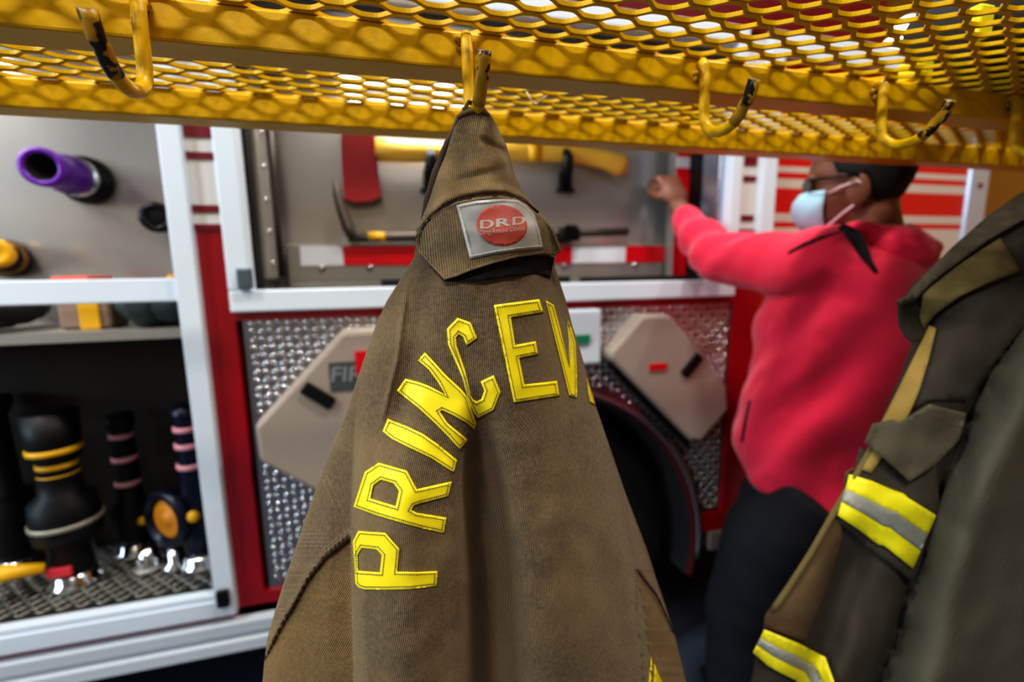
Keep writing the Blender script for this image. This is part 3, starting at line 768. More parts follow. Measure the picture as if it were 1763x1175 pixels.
# fender
CX, CZ, RA = .37, .50, .57
arc = [(CX+RA*math.cos(t), CZ+RA*math.sin(t)) for t in [math.radians(9+162*k/48) for k in range(49)]]
bm = bmesh.new()
prism(bm, [(1.018, .59)]+arc+[(-.338, .59), (-.338, 1.292), (1.018, 1.292)], T+.012, T+.03)
lugs(bm, -.338, 1.010, .60, 1.285, 'y', T+.012, .0400, lambda u, v: (u-CX)**2+(v-CZ)**2 > (RA+.018)**2)
obj('fender_plate', bm, [TREAD, LUGM], truck)
bm = bmesh.new()
tube(bm, [(CX+(RA-.004)*math.cos(t), T+.004, CZ+(RA-.004)*math.sin(t)) for t in [math.radians(-5+190*k/60) for k in range(61)]], .009, 10, 1)
obj('wheel_arch_trim', bm, CHROME, truck, True)
bm = bmesh.new()
r0 = []
for t in [math.radians(-12+204*k/48) for k in range(49)]:
    c, s = math.cos(t), math.sin(t); r0.append([bm.verts.new((CX+r*c, yy, CZ+r*s)) for r, yy in ((RA-.008, T+.008), (RA-.024, T+.02), (RA-.03, T+.03), (RA-.04, T+.29))])
for a, b in zip(r0, r0[1:]):
    for k in range(3): bm.faces.new((a[k], b[k], b[k+1], a[k+1])).material_index = 0 if k == 0 else 1
obj('wheel_well', bm, [mat('arch_lip_red', rgb(70, 8, 18), .4), DARKCAV], truck)
obj('chassis', B((-.25, .99, YA-.03, YA+.01, .25, 1.1), (-3, -.2, 1.3, 3.2, .36, .5), (.95, XE_, 1.3, 3.2, .36, .5), (-.33, 1.0, T+.055, YA+.02, 1.085, 1.286)), DARKCAV, truck)
bm = bmesh.new(); lathe(bm, (CX, 1.51, CZ-.005), (0, -1, 0), [(0, .30), (.0, .46), (.03, .49), (.21, .49), (.24, .46), (.24, .30)], 48)
whl = obj('wheel', bm, TYRE, truck, True)
bm = bmesh.new(); lathe(bm, (CX, 1.50, CZ-.005), (0, -1, 0), [(0, .29), (.18, .29), (.17, .20), (.12, .18), (.12, .08), (.2, .07), (.2, .01)], 36); obj('hub', bm, BLACKG, whl, True)
# sill
sx = -.205
obj('rocker_sill', B((-3, sx, T-.022, T+.06, .503, .535), (-3, sx, T-.012, T+.06, .490, .503), (-3, sx, T-.028, T+.06, .458, .490)), mat('white_sill', rgb(194, 202, 208), .4, 0, .05, 6), truck, bevel=.003)
obj('rocker_sill', B((.975, XE_, T-.004, T+.06, .47, .535)), mat('dull_sill', rgb(120, 108, 100), .5), truck, bevel=.003)
# big compartment
obj('compartment_back', B((-.31, .97, YB, YB+.012, 1.30, 2.03)), ALU, truck)
obj('compartment_liner', B((-.33, -.306, T+.03, YB, 1.33, 2.03), (-.306, .966, T+.03, YB, 1.31, 1.325), (.966, .99, T+.03, YB, 1.33, 2.03)), ALUS, truck)
obj('compartment_ceiling', B((-.306, .966, T+.03, YB, 1.985, 2.003)), mat('dim_grey_metal', rgb(92, 92, 92), .5, .3), truck)
obj('door_track', B((.950, .966, T+.012, T+.095, 1.36, 1.975)), BLUEMET, truck, bevel=.004)
obj('door_track', B((.957, .966, T+.097, T+.168, 1.34, 1.95)), BLACK, truck)
obj('door_track', B((-.306, -.298, T+.03, T+.075, 1.33, 2.0)), BLACK, truck)
hg = obj('hinge', B((-.306, -.288, T+.08, YB-.01, 1.38, 1.98)), ALUS, truck, bevel=.003)
bm = bmesh.new(); tube(bm, [(-.284, 1.40, 1.385), (-.284, 1.40, 1.98)], .011, 12); obj('hinge_pin', bm, IRON, hg, True)
for z in (1.42, 1.50, 1.58, 1.66, 1.74, 1.82):
    for yy in (1.33, 1.43):
        bm = bmesh.new(); lathe(bm, (-.288, yy, z), (1, 0, 0), [(0, .008), (.004, .006), (.005, .001)], 10); obj('bolt', bm, CHROME, hg, True)
# front lip with tape, and chevron strip on the right wall
lip = obj('compartment_lip', B((-.27, .910, YB-.035, YB, 1.366, 1.474), (-.27, .910, YB-.035, YB-.03, 1.34, 1.366)), ALUS, truck, bevel=.003)
tape = bmesh.new(); x = -.235; sect = [(-.235, -.122, 1), (-.122, .1, 0), (.1, .28, 1), (.28, .575, 0), (.575, .765, 1), (.765, .910, 0)]
for a, b, k in sect: box(tape, a, b, YB-.038, YB-.035, 1.414, 1.468, k)
obj('reflective_tape', tape, [TAPER, TAPEW], truck)
obj('compartment_lip', B((.911, .966, 1.374, YB-.04, 1.345, 1.95)), ALUS, truck, bevel=.002)
bm = bmesh.new(); box(bm, .911, .966, 1.371, 1.374, 1.35, 1.712, 0); box(bm, .911, .966, 1.371, 1.374, 1.712, 1.745, 1); box(bm, .911, .966, 1.371, 1.374, 1.745, 1.94, 0)
obj('reflective_tape', bm, [TAPER, TAPEW], truck)
for x in (-.18, -.05, .13, .31, .55, .80):
    bm = bmesh.new(); lathe(bm, (x, YB-.036, 1.408), (0, -1, 0), [(0, .009), (.004, .008), (.007, .001)], 12); obj('rivet', bm, CHROME, truck, True)
obj('inner_tray', B((-.30, .95, T+.03, YB-.04, 1.325, 1.34), (-.02, .5, T+.05, T+.09, 1.34, 1.375), (.55, .93, T+.06, T+.1, 1.34, 1.37)), DARKCAV, truck)
obj('light_strip', B((-.10, .27, YB-.075, YB-.045, 1.888, 1.906)), LAMP, truck)
# corner bumpers
obj('latch_block', B((-.330, -.298, f1-.014, f1, 1.362, 1.408)), mat('grey_latch', rgb(92, 104, 112), .35, .4), truck, bevel=.004)
obj('latch_block', B((-.447, -.420, f1-.014, f1, .588, .632)), BLACK, truck, bevel=.004)
# striped door on the right
bm = bmesh.new(); z = [(1.05, 1.32, 0), (1.32, 1.513, 1), (1.513, 1.530, 0), (1.530, 1.556, 1), (1.556, 1.630, 0), (1.630, 1.658, 1), (1.658, 1.676, 0), (1.676, 1.694, 1), (1.694, 1.76, 0), (1.76, 1.84, 1), (1.84, 1.985, 0)]
for a, b, k in z: box(bm, 1.122, 1.937, T+.01, T+.03, a, b, k)
obj('striped_door', bm, [REDB, mat('cream_stripe', rgb(198, 184, 172), .45)], truck)
obj('lower_body', B((1.122, XE_, T+.01, T+.05, .535, 1.05)), RED, truck)
post = obj('corner_post', B((1.937, XE_, T-.004, T+.06, .46, 2.03)), mat('pale_grey_post', rgb(176, 182, 196), .3, .3), truck, bevel=.01)
obj('marker_bolt', B((1.972, 1.990, T-.008, T-.003, 1.655, 1.667)), DKRED, post)
# tan breathing-air doors
def air_door(pts, Yd, latch, badge):
    W = [(at(x, y, Yd).x, at(x, y, Yd).z) for x, y in pts]
    bm = bmesh.new(); prism(bm, W, Yd, T+.012); ins = inset(W, .020)
    d = obj('air_bottle_door', bm, TAN, truck, bevel=.012)
    (lx, ly), ang = latch; c = at(lx, ly, Yd)
    bm = B((-.038, .038, -.009, .004, -.0145, .0145)); bmesh.ops.rotate(bm, verts=bm.verts, matrix=Matrix.Rotation(ang, 3, 'Y')); bmesh.ops.translate(bm, verts=bm.verts, vec=c)
    l = obj('latch', bm, BLACK, d, bevel=.003); l['label'] = 'black latch'
    return d
dL = air_door([(437, 735), (588, 571), (668, 566), (735, 650), (650, 890), (560, 858), (446, 797)], 1.12, ((548, 681), math.radians(38)), None)
Yd = 1.12
c0 = at(566, 625, Yd); c1 = at(640, 668, Yd)
obj('badge', B((c0.x, c1.x, Yd-.003, Yd+.001, c1.z, c0.z)), mat('slate_badge', rgb(70, 76, 76), .5), dL)
obj('lettering', text_on('FIRE', [(572, 632), (646, 630), (644, 656), (570, 658)], lambda x, y: at(x, y, Yd-.004), .02), mat('badge_letter', rgb(130, 136, 136), .5), dL)
c = at(620, 625, Yd); bm = B((c.x-.01, c.x+.05, Yd-.005, Yd, c.z-.03, c.z+.028)); obj('red_label', bm, TAPER, dL)
dR = air_door([(1109, 543), (1155, 543), (1210, 606), (1252, 665), (1255, 706), (1207, 761), (1188, 757), (1052, 619), (1052, 608)], 1.14, ((1190, 629), math.radians(-47)), None)
c = at(1132, 632, 1.14); bm = B((c.x-.027, c.x+.027, 1.135, 1.141, c.z-.008, c.z+.010)); obj('red_label', bm, TAPER, dR)
bm = bmesh.new(); W = [at(x, y, 1.165) for x, y in ((1050, 619), (1186, 760))]
tube(bm, [W[0]+Vector((-.004, 0, -.010)), W[1]+Vector((-.004, 0, -.010))], .010, 8); obj('black_hinge', bm, BLACK, dR)
# white outlet cover
a, b = at(940, 536, 1.17), at(1034, 626, 1.17)
oc = obj('outlet_cover', B((a.x, b.x, 1.17, T+.012, b.z, a.z)), WHITE, truck, bevel=.005)
a, b = at(985, 578, 1.165), at(1016, 592, 1.165)
obj('green_label', B((a.x, b.x, 1.165, 1.171, b.z, a.z)), GREENL, oc)

# ------------------------------------------------------------------ tools in the big compartment
axe = thing('axe', 'red-headed axe with pale yellow handle on the compartment back wall', 'axe', at(820, 262, 1.41))
AY = 1.42
hd = [(592, 190), (640, 190), (647, 262), (650, 300), (656, 340), (640, 348), (612, 350), (594, 344), (590, 300), (588, 250)]
W = [(at(x, y, AY).x, at(x, y, AY).z) for x, y in hd]
bm = bmesh.new(); prism(bm, W, AY-.016, AY+.016); bmesh.ops.triangulate(bm, faces=bm.faces); obj('axe_head', bm, AXER, axe, bevel=.004)
W = [(at(x, y, AY).x, at(x, y, AY).z) for x, y in ((593, 343), (613, 349), (641, 347), (657, 339), (658, 345), (640, 353), (612, 355), (592, 349))]
bm = bmesh.new(); prism(bm, W, AY-.006, AY+.006); obj('cutting_edge', bm, IRON, axe)
pp = [(646, 258), (700, 262), (780, 263), (860, 262), (940, 264), (1000, 268), (1040, 275), (1066, 284), (1078, 292)]
bm = bmesh.new(); tube(bm, [at(x, y, AY) for x, y in pp], [.032, .030, .026, .026, .027, .027, .030, .038, .024], 14, .6, up=(0, 1, 0)); hdl = obj('handle', bm, AXEY, axe, True)
bm = bmesh.new(); tube(bm, [at(909, 263, AY), at(930, 264, AY)], .0285, 14, .62, up=(0, 1, 0)); obj('yellow_band', bm, BRY, hdl, True)
for i, px in enumerate((741, 972)):
    b = thing('tool_bracket', ('black clamp bracket under the axe handle beside the coat collar', 'black clamp bracket under the axe handle near its flared end')[i], 'bracket', at(px, 320, YB), 'axe brackets')
    c = at(px, 275, AY); c2 = at(px, 322, YB-.01)
    bm = bmesh.new(); tube(bm, [c+Vector((-.0, -.012, .02)), c+Vector((0, -.03, -.0)), c+Vector((0, -.02, -.03)), c2], [.013, .016, .020, .020], 10); obj('clamp_arm', bm, BLACK, b, True)
    obj('base', B((c2.x-.02, c2.x+.02, YB-.03, YB, c2.z-.01, c2.z+.045)), BLACK, b, bevel=.005)
    bm = bmesh.new(); tube(bm, [c2+Vector((-.03, -.01, -.012)), c2+Vector((.03, -.01, -.012))], .007, 8); obj('crossbar', bm, BLACK, b, True)
hal = thing('pry_bar', 'dark steel pry bar with curved fork and yellow band below the axe', 'pry bar', at(700, 406, 1.41))
bm = bmesh.new(); tube(bm, [at(x, y, 1.41) for x, y in ((577, 312), (580, 335), (588, 365), (598, 392), (606, 408))], [.006, .014, .018, .020, .019], 10, .7); obj('fork', bm, IRON, hal, True)
bm = bmesh.new(); tube(bm, [at(x, y, 1.41) for x, y in ((600, 410), (640, 409), (800, 406), (980, 401), (1080, 399))], .0135, 10); sh = obj('shaft', bm, IRON, hal, True)
bm = bmesh.new(); tube(bm, [at(634, 408, 1.41), at(663, 408, 1.41)], .0145, 10); obj('yellow_band', bm, BRY, sh, True)
for i, px in enumerate((740, 978)):
    b = thing('tool_bracket', ('black clamp on the pry bar left of the coat flap', 'black clamp on the pry bar right of the coat flap')[i], 'bracket', at(px, 405, YB), 'pry bar brackets')
    c = at(px, 402, 1.41)
    obj('jaw', B((c.x-.035, c.x+.035, 1.385, YB, c.z-.024, c.z+.018)), BLACK, b, bevel=.008)
    obj('strap', B((c.x-.02, c.x+.02, 1.380, 1.387, c.z-.026, c.z+.024)), BLACKG, b, bevel=.002)

# ------------------------------------------------------------------ equipment in the left compartment
def lobj(name, base, axis, prof, m, parent, n=28):
    bm = bmesh.new(); lathe(bm, base, axis, prof, n); return obj(name, bm, m, parent, True)
pb = at(152, 312, YA-.002); ptip = at(70, 287, 1.31)
ax = ptip-pb; L = ax.length; ax.normalize()
pn = thing('hose_nozzle', 'purple hose nozzle pointing outward from the silver compartment wall', 'nozzle', pb)
lobj('mount_ring', pb-ax*.0, ax, [(0, .060), (.02, .060), (.03, .052), (.05, .050), (.05, .02)], BLACK, pn)
lobj('chrome_collar', pb, ax, [(.045, .044), (.05, .048), (.075, .048), (.08, .040)], CHROME, pn)
lobj('barrel', pb, ax, [(.07, .044), (.11, .046), (.12, .040), (L-.03, .034), (L-.02, .042), (L, .042), (L, .030), (L-.07, .026), (L-.07, .001)], PURPLE, pn)
lobj('bore', pb, ax, [(L-.069, .0255), (L-.004, .0295), (L-.0045, .0292), (L-.0695, .001)], TYRE, pn)
kb = at(292, 378, YA-.002); kt = at(268, 374, 1.38)
kn = thing('hose_nozzle', 'black hose nozzle half hidden behind the white door post', 'nozzle', kb); ax2 = (kt-kb); l2 = ax2.length
lobj('barrel', kb, ax2, [(0, .036), (.03, .036), (.05, .028), (l2-.02, .034), (l2, .034), (l2, .022), (l2-.03, .02), (l2-.03, .001)], BLACKG, kn)
lobj('bumper', kb, ax2, [(l2-.022, .0345), (l2-.02, .0375), (l2-.006, .0375), (l2-.004, .0345)], BLACK, kn)
yb = at(14, 447, YA-.002); yt = at(-8, 436, 1.36); ax3 = yt-yb; l3 = ax3.length
yn = thing('hose_nozzle', 'black nozzle with yellow tip at the left edge above the white bar', 'nozzle', yb)
lobj('barrel', yb, ax3, [(0, .048), (.03, .048), (.05, .036), (l3-.03, .034), (l3-.03, .01)], BLACKG, yn)
lobj('tip', yb, ax3, [(l3-.032, .030), (l3-.02, .034), (l3, .030), (l3, .018), (l3-.01, .001)], BRY, yn)
lobj('brass_ring', yb, ax3, [(.045, .038), (.05, .043), (.065, .043), (.07, .037)], mat('brass', rgb(150, 110, 50), .4, .7), yn)
# on the shelf
nb = thing('mesh_bag', 'black netted bag on the shelf behind the white bar at left', 'bag', (-.86, 1.36, 1.27))
bm = bmesh.new(); ellipsoid(bm, (-.90, 1.36, 1.325), .10, .10, .05); ellipsoid(bm, (-1.0, 1.35, 1.32), .12, .10, .046)
mesh_obj('bag_body', remesh(bm, .009, 4, 'bag', lambda p, n: Vector((p.x, p.y, max(1.272, p.z+.004*noise.noise(p*40))))), NETBAG, nb, True)
bm = bmesh.new(); tube(bm, [(-1.02, 1.262, 1.29), (-.92, 1.255, 1.315), (-.82, 1.262, 1.29)], .006, 8); obj('drawcord', bm, BLACK, nb, True)
c0, c1 = at(112, 476, 1.36), at(172, 476, 1.36)
cn = thing('tool_case', 'red-topped tan case with yellow strap behind the white bar', 'case', ((c0.x+c1.x)/2, 1.36, 1.27))
obj('case_body', B((c0.x, c1.x+.03, 1.31, 1.41, 1.271, 1.375)), mat('tan_case', rgb(150, 128, 112), .6), cn, bevel=.008)
obj('lid', B((c0.x-.003, c1.x+.003, 1.308, 1.412, 1.375, c0.z)), ORANGE, cn, bevel=.005)
s0 = at(147, 500, 1.305); obj('strap', B((s0.x-.02, s0.x+.02, 1.302, 1.309, 1.271, 1.372)), BRY, cn, bevel=.002)
tb = thing('canvas_bundle', 'dark teal canvas bundle on the shelf beside the white post', 'bag', (-.56, 1.36, 1.27))
bm = bmesh.new(); c = at(265, 500, 1.36); ellipsoid(bm, (c.x, 1.36, 1.325), .075, .09, .06); ellipsoid(bm, (c.x+.05, 1.36, 1.32), .05, .09, .05)
mesh_obj('bundle', remesh(bm, .009, 4, 'bun', lambda p, n: Vector((p.x+.008*math.sin(p.x*120), p.y, max(1.272, p.z+.006*noise.noise(p*30))))), TEAL, tb, True)
c = at(302, 478, 1.33); bm = bmesh.new(); tube(bm, [(c.x, 1.30, c.z), (c.x+.0, 1.36, c.z)], .007, 8); obj('yellow_toggle', bm, BRY, tb, True)
# standing nozzles below
FZ = .622
def nozzle(name, px, py, Y, label, prof, m, rings, extra=None, group='nozzles standing on the compartment floor'):
    b = at(px, py, Y); b.z = FZ
    t = thing(name, label, 'nozzle', b, group)
    lobj('mount_base', b, (0, 0, 1), [(0, .055), (.008, .055), (.014, .046), (.03, .044), (.034, .036)], CHROME, t)
    lobj('barrel', b, (0, 0, 1), prof, m, t)
    for h, r, th, mm, nm in rings:
        lobj(nm, b, (0, 0, 1), [(h, r*.97), (h+.001, r), (h+th-.001, r), (h+th, r*.97)], mm, t)
    if extra: extra(t, b)
    return t, b
def ex1(t, b):
    bm = bmesh.new(); tube(bm, [b+Vector((-.03, -.05, .075)), b+Vector((-.10, -.07, .085)), b+Vector((-.15, -.06, .082))], [.012, .020, .012], 10); obj('handle', bm, BRY, t, True)
    bm = bmesh.new(); c = b+Vector((-.005, -.047, .055)); box(bm, c.x-.026, c.x+.026, c.y-.004, c.y+.006, c.z-.012, c.z+.012); obj('red_label', bm, REDL, t, bevel=.002)
nozzle('hose_nozzle', 128, 968, 1.335, 'large black nozzle with three yellow rings, leftmost on the compartment floor',
       [(.03, .04), (.05, .046), (.12, .046), (.128, .066), (.165, .071), (.225, .067), (.245, .045), (.33, .038), (.335, .05), (.45, .055), (.45, .02)], BLACK,
       [(.285, .041, .012, BRY, 'yellow_ring'), (.312, .0405, .012, BRY, 'yellow_ring'), (.350, .0535, .014, BRY, 'yellow_ring'), (.165, .0725, .012, GREYL, 'silver_label')], ex1)
def ex2(t, b):
    bm = bmesh.new(); tube(bm, [b+Vector((.03, -.03, .10)), b+Vector((.055, -.04, .105))], .014, 10); obj('knob', bm, BRY, t, True)
nozzle('hose_nozzle', 232, 900, 1.45, 'slim black nozzle with three pink rings, second from left',
       [(.03, .035), (.06, .048), (.13, .048), (.16, .030), (.36, .026), (.37, .032), (.40, .032), (.40, .01)], BLACK,
       [(.20, .0305, .013, PINKL, 'pink_ring'), (.27, .030, .013, PINKL, 'pink_ring'), (.335, .029, .013, PINKL, 'pink_ring')], ex2)
def ex3(t, b):
    bm = bmesh.new(); ellipsoid(bm, b+Vector((.004, -.046, .155)), .016, .012, .016); obj('knob', bm, BRY, t, True)
nozzle('hose_nozzle', 353, 966, 1.335, 'blue-black nozzle with pink rings beside the white door post',
       [(.03, .036), (.05, .043), (.14, .043), (.17, .038), (.20, .034), (.40, .030), (.41, .036), (.44, .034), (.44, .01)], NAVY,
       [(.275, .036, .013, PINKL, 'pink_ring'), (.33, .035, .013, PINKL, 'pink_ring'), (.375, .034, .013, PINKL, 'pink_ring')], ex3)
nozzle('hose_nozzle', 20, 900, 1.45, 'plain black nozzle at the back of the dark compartment', [(.03, .04), (.06, .05), (.2, .05), (.22, .034), (.42, .03), (.45, .045), (.47, .045), (.47, .01)], BLACK, [(.205, .052, .008, BLACKG, 'band')], None, 'nozzles standing on the compartment floor')
wc = at(292, 892, 1.33); wd = Vector((-.55, -.8, .05)).normalized()
hw = thing('hose_coupling', 'round dark-blue coupling ring with amber centre leaning between two nozzles', 'hose coupling', (wc.x, wc.y, FZ))
lobj('outer_ring', wc-wd*.02, wd, [(0, .066), (.004, .078), (.036, .078), (.04, .07), (.04, .058), (.02, .056), (.0, .056)], NAVY, hw, 32)
lobj('amber_face', wc-wd*.02, wd, [(.006, .0565), (.022, .0565), (.03, .045), (.024, .02), (.032, .015), (.032, .001)], AMBER, hw, 32)
lobj('stem', Vector((wc.x, wc.y, FZ)), (0, 0, 1), [(0, .03), (.01, .03), (.02, .015), (wc.z-FZ-.07, .015)], CHROME, hw)
cb = at(249, 915, 1.34); cb.z = FZ
cc = thing('cap', 'small chrome cap standing on the compartment floor behind the blue coupling', 'cap', cb)
lobj('cap_body', cb, (0, 0, 1), [(0, .028), (.03, .028), (.04, .022), (.06, .018), (.062, .002)], CHROME, cc)
lobj('cap_rim', cb, (0, 0, 1), [(.0, .030), (.002, .033), (.01, .033), (.012, .028)], ALUS, cc)

# ------------------------------------------------------------------ the man
az = math.radians(50); dv = Vector((math.sin(az), math.cos(az), 0)); rv = Vector((math.cos(az), -math.sin(az), 0))
O = dv*1.37
def ML(F, L, Z): return O-rv*F-dv*L+Vector((0, 0, Z))
MROT = Matrix((( -rv.x, -dv.x, 0), (-rv.y, -dv.y, 0), (0, 0, 1)))
man = thing('person', 'person in coral red hoodie, face mask and sunglasses reaching into the open compartment', 'person', (O.x, O.y, 0))
def ring_loft(bm, rings, n=28):
    """rings: (Z, front F, back F, half width, centre L)"""
    R = []
    for z, ff, bf, w, *cl in rings:
        c = (ff+bf)/2; a = (ff-bf)/2; l0 = cl[0] if cl else 0; tilt = cl[1] if len(cl) > 1 else 0
        r = []
        for k in range(n):
            t = 2*PI*k/n; f = math.cos(t); s = math.sin(t)
            f = math.copysign(abs(f)**.85, f); s = math.copysign(abs(s)**.85, s)
            r.append(bm.verts.new(ML(c+a*f, l0+w*s, z+tilt*(c+a*f))))
        R.append(r)
    for a, b in zip(R, R[1:]):
        for k in range(n): bm.faces.new((a[k], a[(k+1) % n], b[(k+1) % n], b[k]))
    bm.faces.new(R[0]); bm.faces.new(R[-1])
ch = 1.470
HEAD = [(0, .070, .012, .026), (.012, .082, -.012, .040), (.035, .088, -.045, .054), (.06, .089, -.072, .061), (.085, .090, -.090, .067), (.112, .084, -.102, .071), (.14, .090, -.110, .074), (.165, .086, -.111, .074), (.19, .072, -.100, .067), (.21, .046, -.076, .050), (.222, .012, -.040, .026)]
HEADZ = [(ch+z, f, b, w) for z, f, b, w in HEAD]
S_l, E_l, W_l = Vector((.93, .83, 1.40)), Vector((.862, 1.095, 1.425)), Vector((.882, 1.288, 1.550))
Hc = Vector((.877, 1.333, 1.628))
bm = bmesh.new()
ring_loft(bm, HEADZ)
for p, r in ((ML(.094, 0, ch+.088), (.020, .016, .014)), (ML(.084, 0, ch+.105), (.012, .010, .022)), (ML(.082, 0, ch+.055), (.014, .024, .010)), (ML(.080, 0, ch+.128), (.014, .048, .009)),
             (ML(-.010, .076, ch+.086), (.024, .010, .038)), (ML(-.010, -.076, ch+.086), (.024, .010, .038)), (ML(-.004, .078, ch+.105), (.014, .010, .014)), (ML(-.004, -.078, ch+.105), (.014, .010, .014))):
    ellipsoid(bm, p, *r, rot=MROT)
tube(bm, [ML(-.052, 0, 1.34), ML(-.045, 0, 1.42), ML(-.034, 0, 1.50), ML(-.03, 0, 1.55)], [.085, .070, .062, .058], 20)
ring_loft(bm, [(.86, .12, -.13, .15), (1.0, .13, -.12, .15), (1.15, .15, -.12, .155), (1.28, .13, -.12, .17), (1.36, .07, -.11, .16), (1.42, .02, -.09, .09)])
def limb(bm, pts, rr, n=16): tube(bm, pts, rr, n)
limb(bm, [ML(.01, .05, 1.37), S_l, S_l.lerp(E_l, .5), E_l, E_l.lerp(W_l, .4), W_l, W_l.lerp(Hc, .45)], [.06, .058, .048, .042, .042, .028, .030])
S_r = ML(0, -.17, 1.38); E_r = ML(-.02, -.23, 1.10); W_r = ML(.08, -.23, .87)
limb(bm, [ML(.01, -.05, 1.37), S_r, S_r.lerp(E_r, .5), E_r, E_r.lerp(W_r, .4), W_r, W_r+Vector((0, 0, -.03))], [.06, .058, .048, .042, .042, .028, .030])
for s in (1, -1):
    limb(bm, [ML(-.0, .08*s, .90), ML(.05, .09*s, .70), ML(.13, .10*s, .48), ML(.12, .10*s, .30), ML(.09, .10*s, .10), ML(.09, .10*s, .06)], [.095, .085, .058, .055, .038, .04])
    ellipsoid(bm, ML(.14, .11*s, .045), .12, .042, .035, rot=MROT)
def hand(bm, w, c, back_n, side, curl, g=1.0):
    """palm plus four fingers and a thumb; c palm centre, back_n back-of-hand normal, side toward the thumb"""
    d = (c-w).normalized(); side = (side-d*side.dot(d)).normalized(); n = side.cross(d); 
    if n.dot(back_n) < 0: n = -n
    R = Matrix((side, d, n)).transposed()
    ellipsoid(bm, c, .042*g, .047*g, .019*g, rot=R)
    if curl > 1: ellipsoid(bm, c+d*.040*g-n*.026*g, .036*g, .026*g, .026*g, rot=R)
    for k, (o_, ln, r) in enumerate(((.028, .082, .0088), (.010, .090, .009), (-.009, .084, .0086), (-.027, .066, .0078))):
        o_ *= g; ln *= g; r *= g
        p0 = c+side*o_+d*.020*g; p1 = c+side*o_*1.1+d*.046*g; a = 0; pts = [p0, p1]; q = p1
        for f, turn in ((.42, curl), (.33, curl*1.05), (.25, curl*.8)):
            a += turn; q = q+(d*math.cos(a)-n*math.sin(a))*ln*f; pts.append(q)
        tube(bm, pts, [r*1.05, r*1.1, r, r*.92, r*.75], 10)
    p0 = c+side*.026-d*.020; pts = [p0, p0+side*.022+d*.014-n*.014, p0+side*.022+d*.040-n*.034, p0+side*.006+d*.054-n*.044]
    tube(bm, pts, [.013, .012, .0105, .008], 10)
hand(bm, W_l, Hc, Vector((-.2, -1, .25)), Vector((-1, .1, .35)), math.radians(70), 1.18)
hand(bm, W_r, W_r+Vector((-.005, .01, -.075)), dv, -rv, math.radians(22))
me = remesh(bm, .0042, 3, 'person_body')
mesh_obj('body', me, SKIN, man, True)
# hair: a cap that follows the skull
bm = bmesh.new()
ring_loft(bm, [(z+(.006 if z > ch+.15 else 0), f+.002, b-.007, w+.0055) for z, f, b, w in HEADZ[2:]], 40)
def hairline(p):
    q = p-O; F = -(q.x*rv.x+q.y*rv.y); z = p.z-ch
    return z > interp([(-.12, .004), (-.085, .016), (-.045, .060), (-.028, .118), (.0, .122), (.03, .130), (.045, .165), (.09, .178)], F)
bmesh.ops.subdivide_edges(bm, edges=bm.edges, cuts=2, use_grid_fill=True)
bmesh.ops.delete(bm, geom=[f for f in bm.faces if not hairline(f.calc_center_median())], context='FACES')
o = obj('hair', bm, HAIR, man, True); sd = o.modifiers.new('s', 'SOLIDIFY'); sd.thickness = .008; sd.offset = -1
# mask
bm = bmesh.new(); mr = []
for z, f, w in ((-.004, .070, .030), (.012, .098, .044), (.032, .112, .054), (.055, .121, .059), (.078, .118, .058), (.096, .103, .050)):
    r = []
    for k in range(21):
        t = -1+2*k/20; ang = t*1.45
        r.append(bm.verts.new(ML(.036+(f-.036)*math.cos(ang)**.8+.002*math.sin(z*400), (w+.012)*math.sin(ang), ch+z)))
    mr.append(r)
for a, b in zip(mr, mr[1:]):
    for k in range(20): bm.faces.new((a[k], a[k+1], b[k+1], b[k]))
o = obj('face_mask', bm, MASKM, man, True); sd = o.modifiers.new('s', 'SOLIDIFY'); sd.thickness = .003
for s in (1, -1):
    bm = bmesh.new(); tube(bm, [ML(.042, .068*s, ch+.088), ML(.02, .080*s, ch+.098), ML(-.008, .086*s, ch+.106), ML(-.026, .078*s, ch+.095)], .0028, 6)
    tube(bm, [ML(.046, .058*s, ch+.012), ML(.03, .066*s, ch+.024), ML(.012, .073*s, ch+.042), ML(-.006, .082*s, ch+.056)], .0028, 6); obj('ear_loop', bm, MASKW, o, True)
# sunglasses
g = bmesh.new()
for s in (1, -1):
    rg = [[], []]
    for k in range(14):
        t = 2*PI*k/14
        for q, off in ((0, .004), (1, .0)):
            rg[q].append(g.verts.new(ML(.097+off-.022*abs(.034+.030*math.cos(t))/.06, (.034+.028*math.cos(t))*s, ch+.113+.018*math.sin(t))))
    for k in range(14): g.faces.new((rg[0][k], rg[0][(k+1) % 14], rg[1][(k+1) % 14], rg[1][k]))
    g.faces.new(rg[0]); g.faces.new(rg[1])
o = obj('sunglasses', g, GLASSB, man)
bm = bmesh.new()
for s in (1, -1):
    bm = bmesh.new(); tube(bm, [ML(.082, .062*s, ch+.120), ML(.06, .075*s, ch+.121), ML(.02, .081*s, ch+.120), ML(-.012, .083*s, ch+.118)], .0034, 6); obj('temple_arm', bm, BLACKG, o, True)
bm = bmesh.new(); tube(bm, [ML(.096, .01, ch+.118), ML(.096, -.01, ch+.118)], .003, 6); obj('bridge', bm, BLACKG, o, True)
